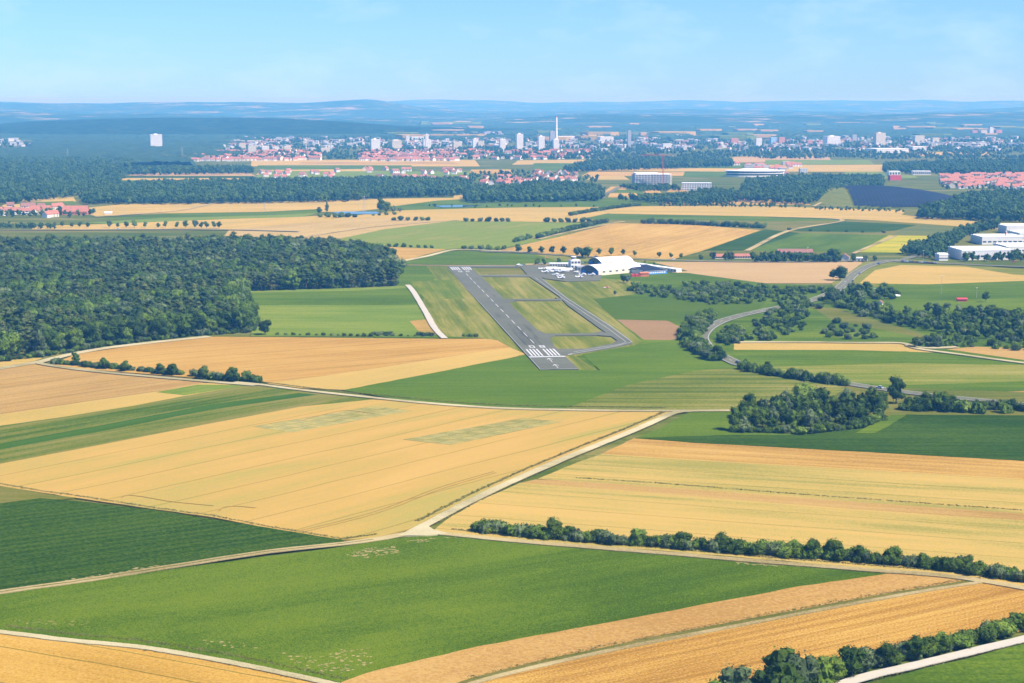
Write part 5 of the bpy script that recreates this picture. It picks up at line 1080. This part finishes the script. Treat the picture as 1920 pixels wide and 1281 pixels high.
for r_ in range(5):
    for i in range(31): H_(292+i*(9.6 if r_ > 2 else 8.5)+r_*3+(40 if r_ < 3 else 0)+rnd.uniform(-2,2), 289+r_*3.6+(i*-.09)+rnd.uniform(-.9,.9), rnd.choice((3,2,0,1,5)), rnd.choice((.05,.1,.3)), 'red roofed terraced house left of the town', 'terraces left of the town')
for r_ in range(5):
    for i in range(26): H_(680+i*7+rnd.uniform(-2,2), 286+r_*4+rnd.uniform(-.6,.6), rnd.choice((3,3,5,1,4)), rnd.choice((.05,.2,1.4)), 'red roofed terraced house in the rows below the town centre', 'terraces below the town centre')
for _ in range(90): H_(rnd.uniform(865,1110), rnd.uniform(284,300), rnd.choice((0,1,2,3,4)), rnd.uniform(0,3.1), 'far red roofed house below the chimney', 'far houses below the chimney')
for _ in range(26): H_(rnd.uniform(1380,1480)+rnd.uniform(-20,30), rnd.uniform(310,330), rnd.choice((3,7,0,2)), .1, 'far pale building beyond the wood', 'far pale buildings')
for _ in range(20): H_(rnd.uniform(480,640), rnd.uniform(322,336), rnd.choice((0,2)), rnd.uniform(0,1), 'small far farm building before the town', 'far farm buildings')
for _ in range(1900):
    x = rnd.uniform(380, 1960); y = rnd.gauss(271, 7)
    if y > 285 or y < 252 or noise.noise(Vector((x/45, y/5, 7))) < -.02: continue
    v = rnd.choice((0,2,4,6,7,6,7,7,2,4)); H_(x, y, v, rnd.choice((.1,.2,1.5,.5)), 'far town building', 'town')
for _ in range(28): H_(rnd.uniform(-10,65), rnd.uniform(264,279), rnd.choice((6,7,0)), .2, 'far pale building at the left edge', 'town')
for _ in range(50): H_(rnd.uniform(780,960), rnd.uniform(249,253), rnd.choice((6,7)), .2, 'far pale building', 'town')
HL.sort(key=lambda t: t[1] if abs(t[0]) < t[1]*.3 else 1e9)
hm_ = []
fam = {}
for t in HL[:270]: fam.setdefault(t[4], []).append(t)
for lab, l in fam.items():
    l.sort(key=lambda t: t[0]/t[1])
    for i, (x, y, v, rz, _l, g) in enumerate(l):
        e_ = empty('house', (x, y, 0), rz); tag(e_, lab+part_of(i, len(l), g) if len(l) <= 20 else lab+', %s in its %s part' % (ORD[min(19, i-(i*5//len(l)*len(l)+4)//5)], ('leftmost','left','middle','right','rightmost')[min(4, i*5//len(l))]), 'house', g); a_, b_, c_ = VAR[v]; link('wall', a_, e_); link('roof', b_, e_)
def protos_named(keys):
    for i, k in enumerate(keys): KINDS[k] = VAR[i][2]
hk = ['houseproto%d' % i for i in range(8)]; protos_named(hk)
scatter_rot = [(x, y, 0, rnd.uniform(.85,1.15), v) for x, y, v, rz, l, g in HL[270:]]
scatter('town', scatter_rot, hk, 'mass of far white and red roofed buildings of the town', 'town')
# --- solar covered mound
mc = P(1690, 386); MX, MY = 132, 260
def mz(x, y):
    u, v = (x-mc.x)/MX, (y-(mc.y+MY*.75))/MY; r_ = math.hypot(u, v)
    return 17*max(0, math.cos(min(1, r_)*math.pi/2))**.8 if r_ < 1 else 0
n = 40; v_ = []; f_ = []
for j in range(n+1):
    for i in range(n+1):
        x, y = mc.x+(i/n*2-1)*MX*1.05, mc.y+MY*.75+(j/n*2-1)*MY*1.05; v_.append((x, y, mz(x, y)+.3*noise.noise(Vector((x/8,y/8,0)))-.5))
for j in range(n):
    for i in range(n): f_.append((j*(n+1)+i, j*(n+1)+i+1, (j+1)*(n+1)+i+1, (j+1)*(n+1)+i))
tag(pyd('grass_mound', v_, f_, fmat('mound_grass', cMown[:2]+[(.28,.28,.10)], 0), smooth=True), kind='structure')
sf = empty('solar_park', (mc.x, mc.y, 0)); tag(sf, 'dark blue solar park of panel rows covering the grassy mound', 'solar park')
nr = 0
for k in range(52):
    y = mc.y-MY*.22+k*8.2; m = MB(); x = mc.x-MX*.60+k*1.1+(6 if k % 9 == 0 else 0); any_ = False
    while x < mc.x+MX*.95:
        z0, z1 = mz(x, y), mz(x+5.6, y)
        if z0 > .3 and z1 > .3 and not (abs(((x-mc.x)*.28+(y-mc.y))-MY*.62) < 7):
            m.add([(x-mc.x,y-mc.y,z0+.7),(x+5.6-mc.x,y-mc.y,z1+.7),(x+5.6-mc.x,y+5.4-mc.y,mz(x+5.6,y+5.4)+2.1),(x-mc.x,y+5.4-mc.y,mz(x,y+5.4)+2.1)], [(0,1,2,3)]); any_ = True
        x += 5.9
    if any_: m.build('panel_row', PANEL, sf)
ribbon('gravel_track', None, 5, GRAVEL2, 1.1, .1, None, [P(1525,388), P(1560,372), P(1600,362), P(1630,354)])
# --- ponds
WATER, N_, K_, b_ = newmat('pond_water', .12); b_.inputs['Base Color'].default_value = (.06,.10,.12,1); b_.inputs['Specular IOR Level'].default_value = .6
for q in ([(622,398.5),(640,396.5),(707,397),(712,400),(700,401),(640,401)], [(812,386),(860,384.5),(905,384),(880,387.5),(830,388.5)]):
    sheet('pond_water', q, WATER, 1.16, .1)
#@@END
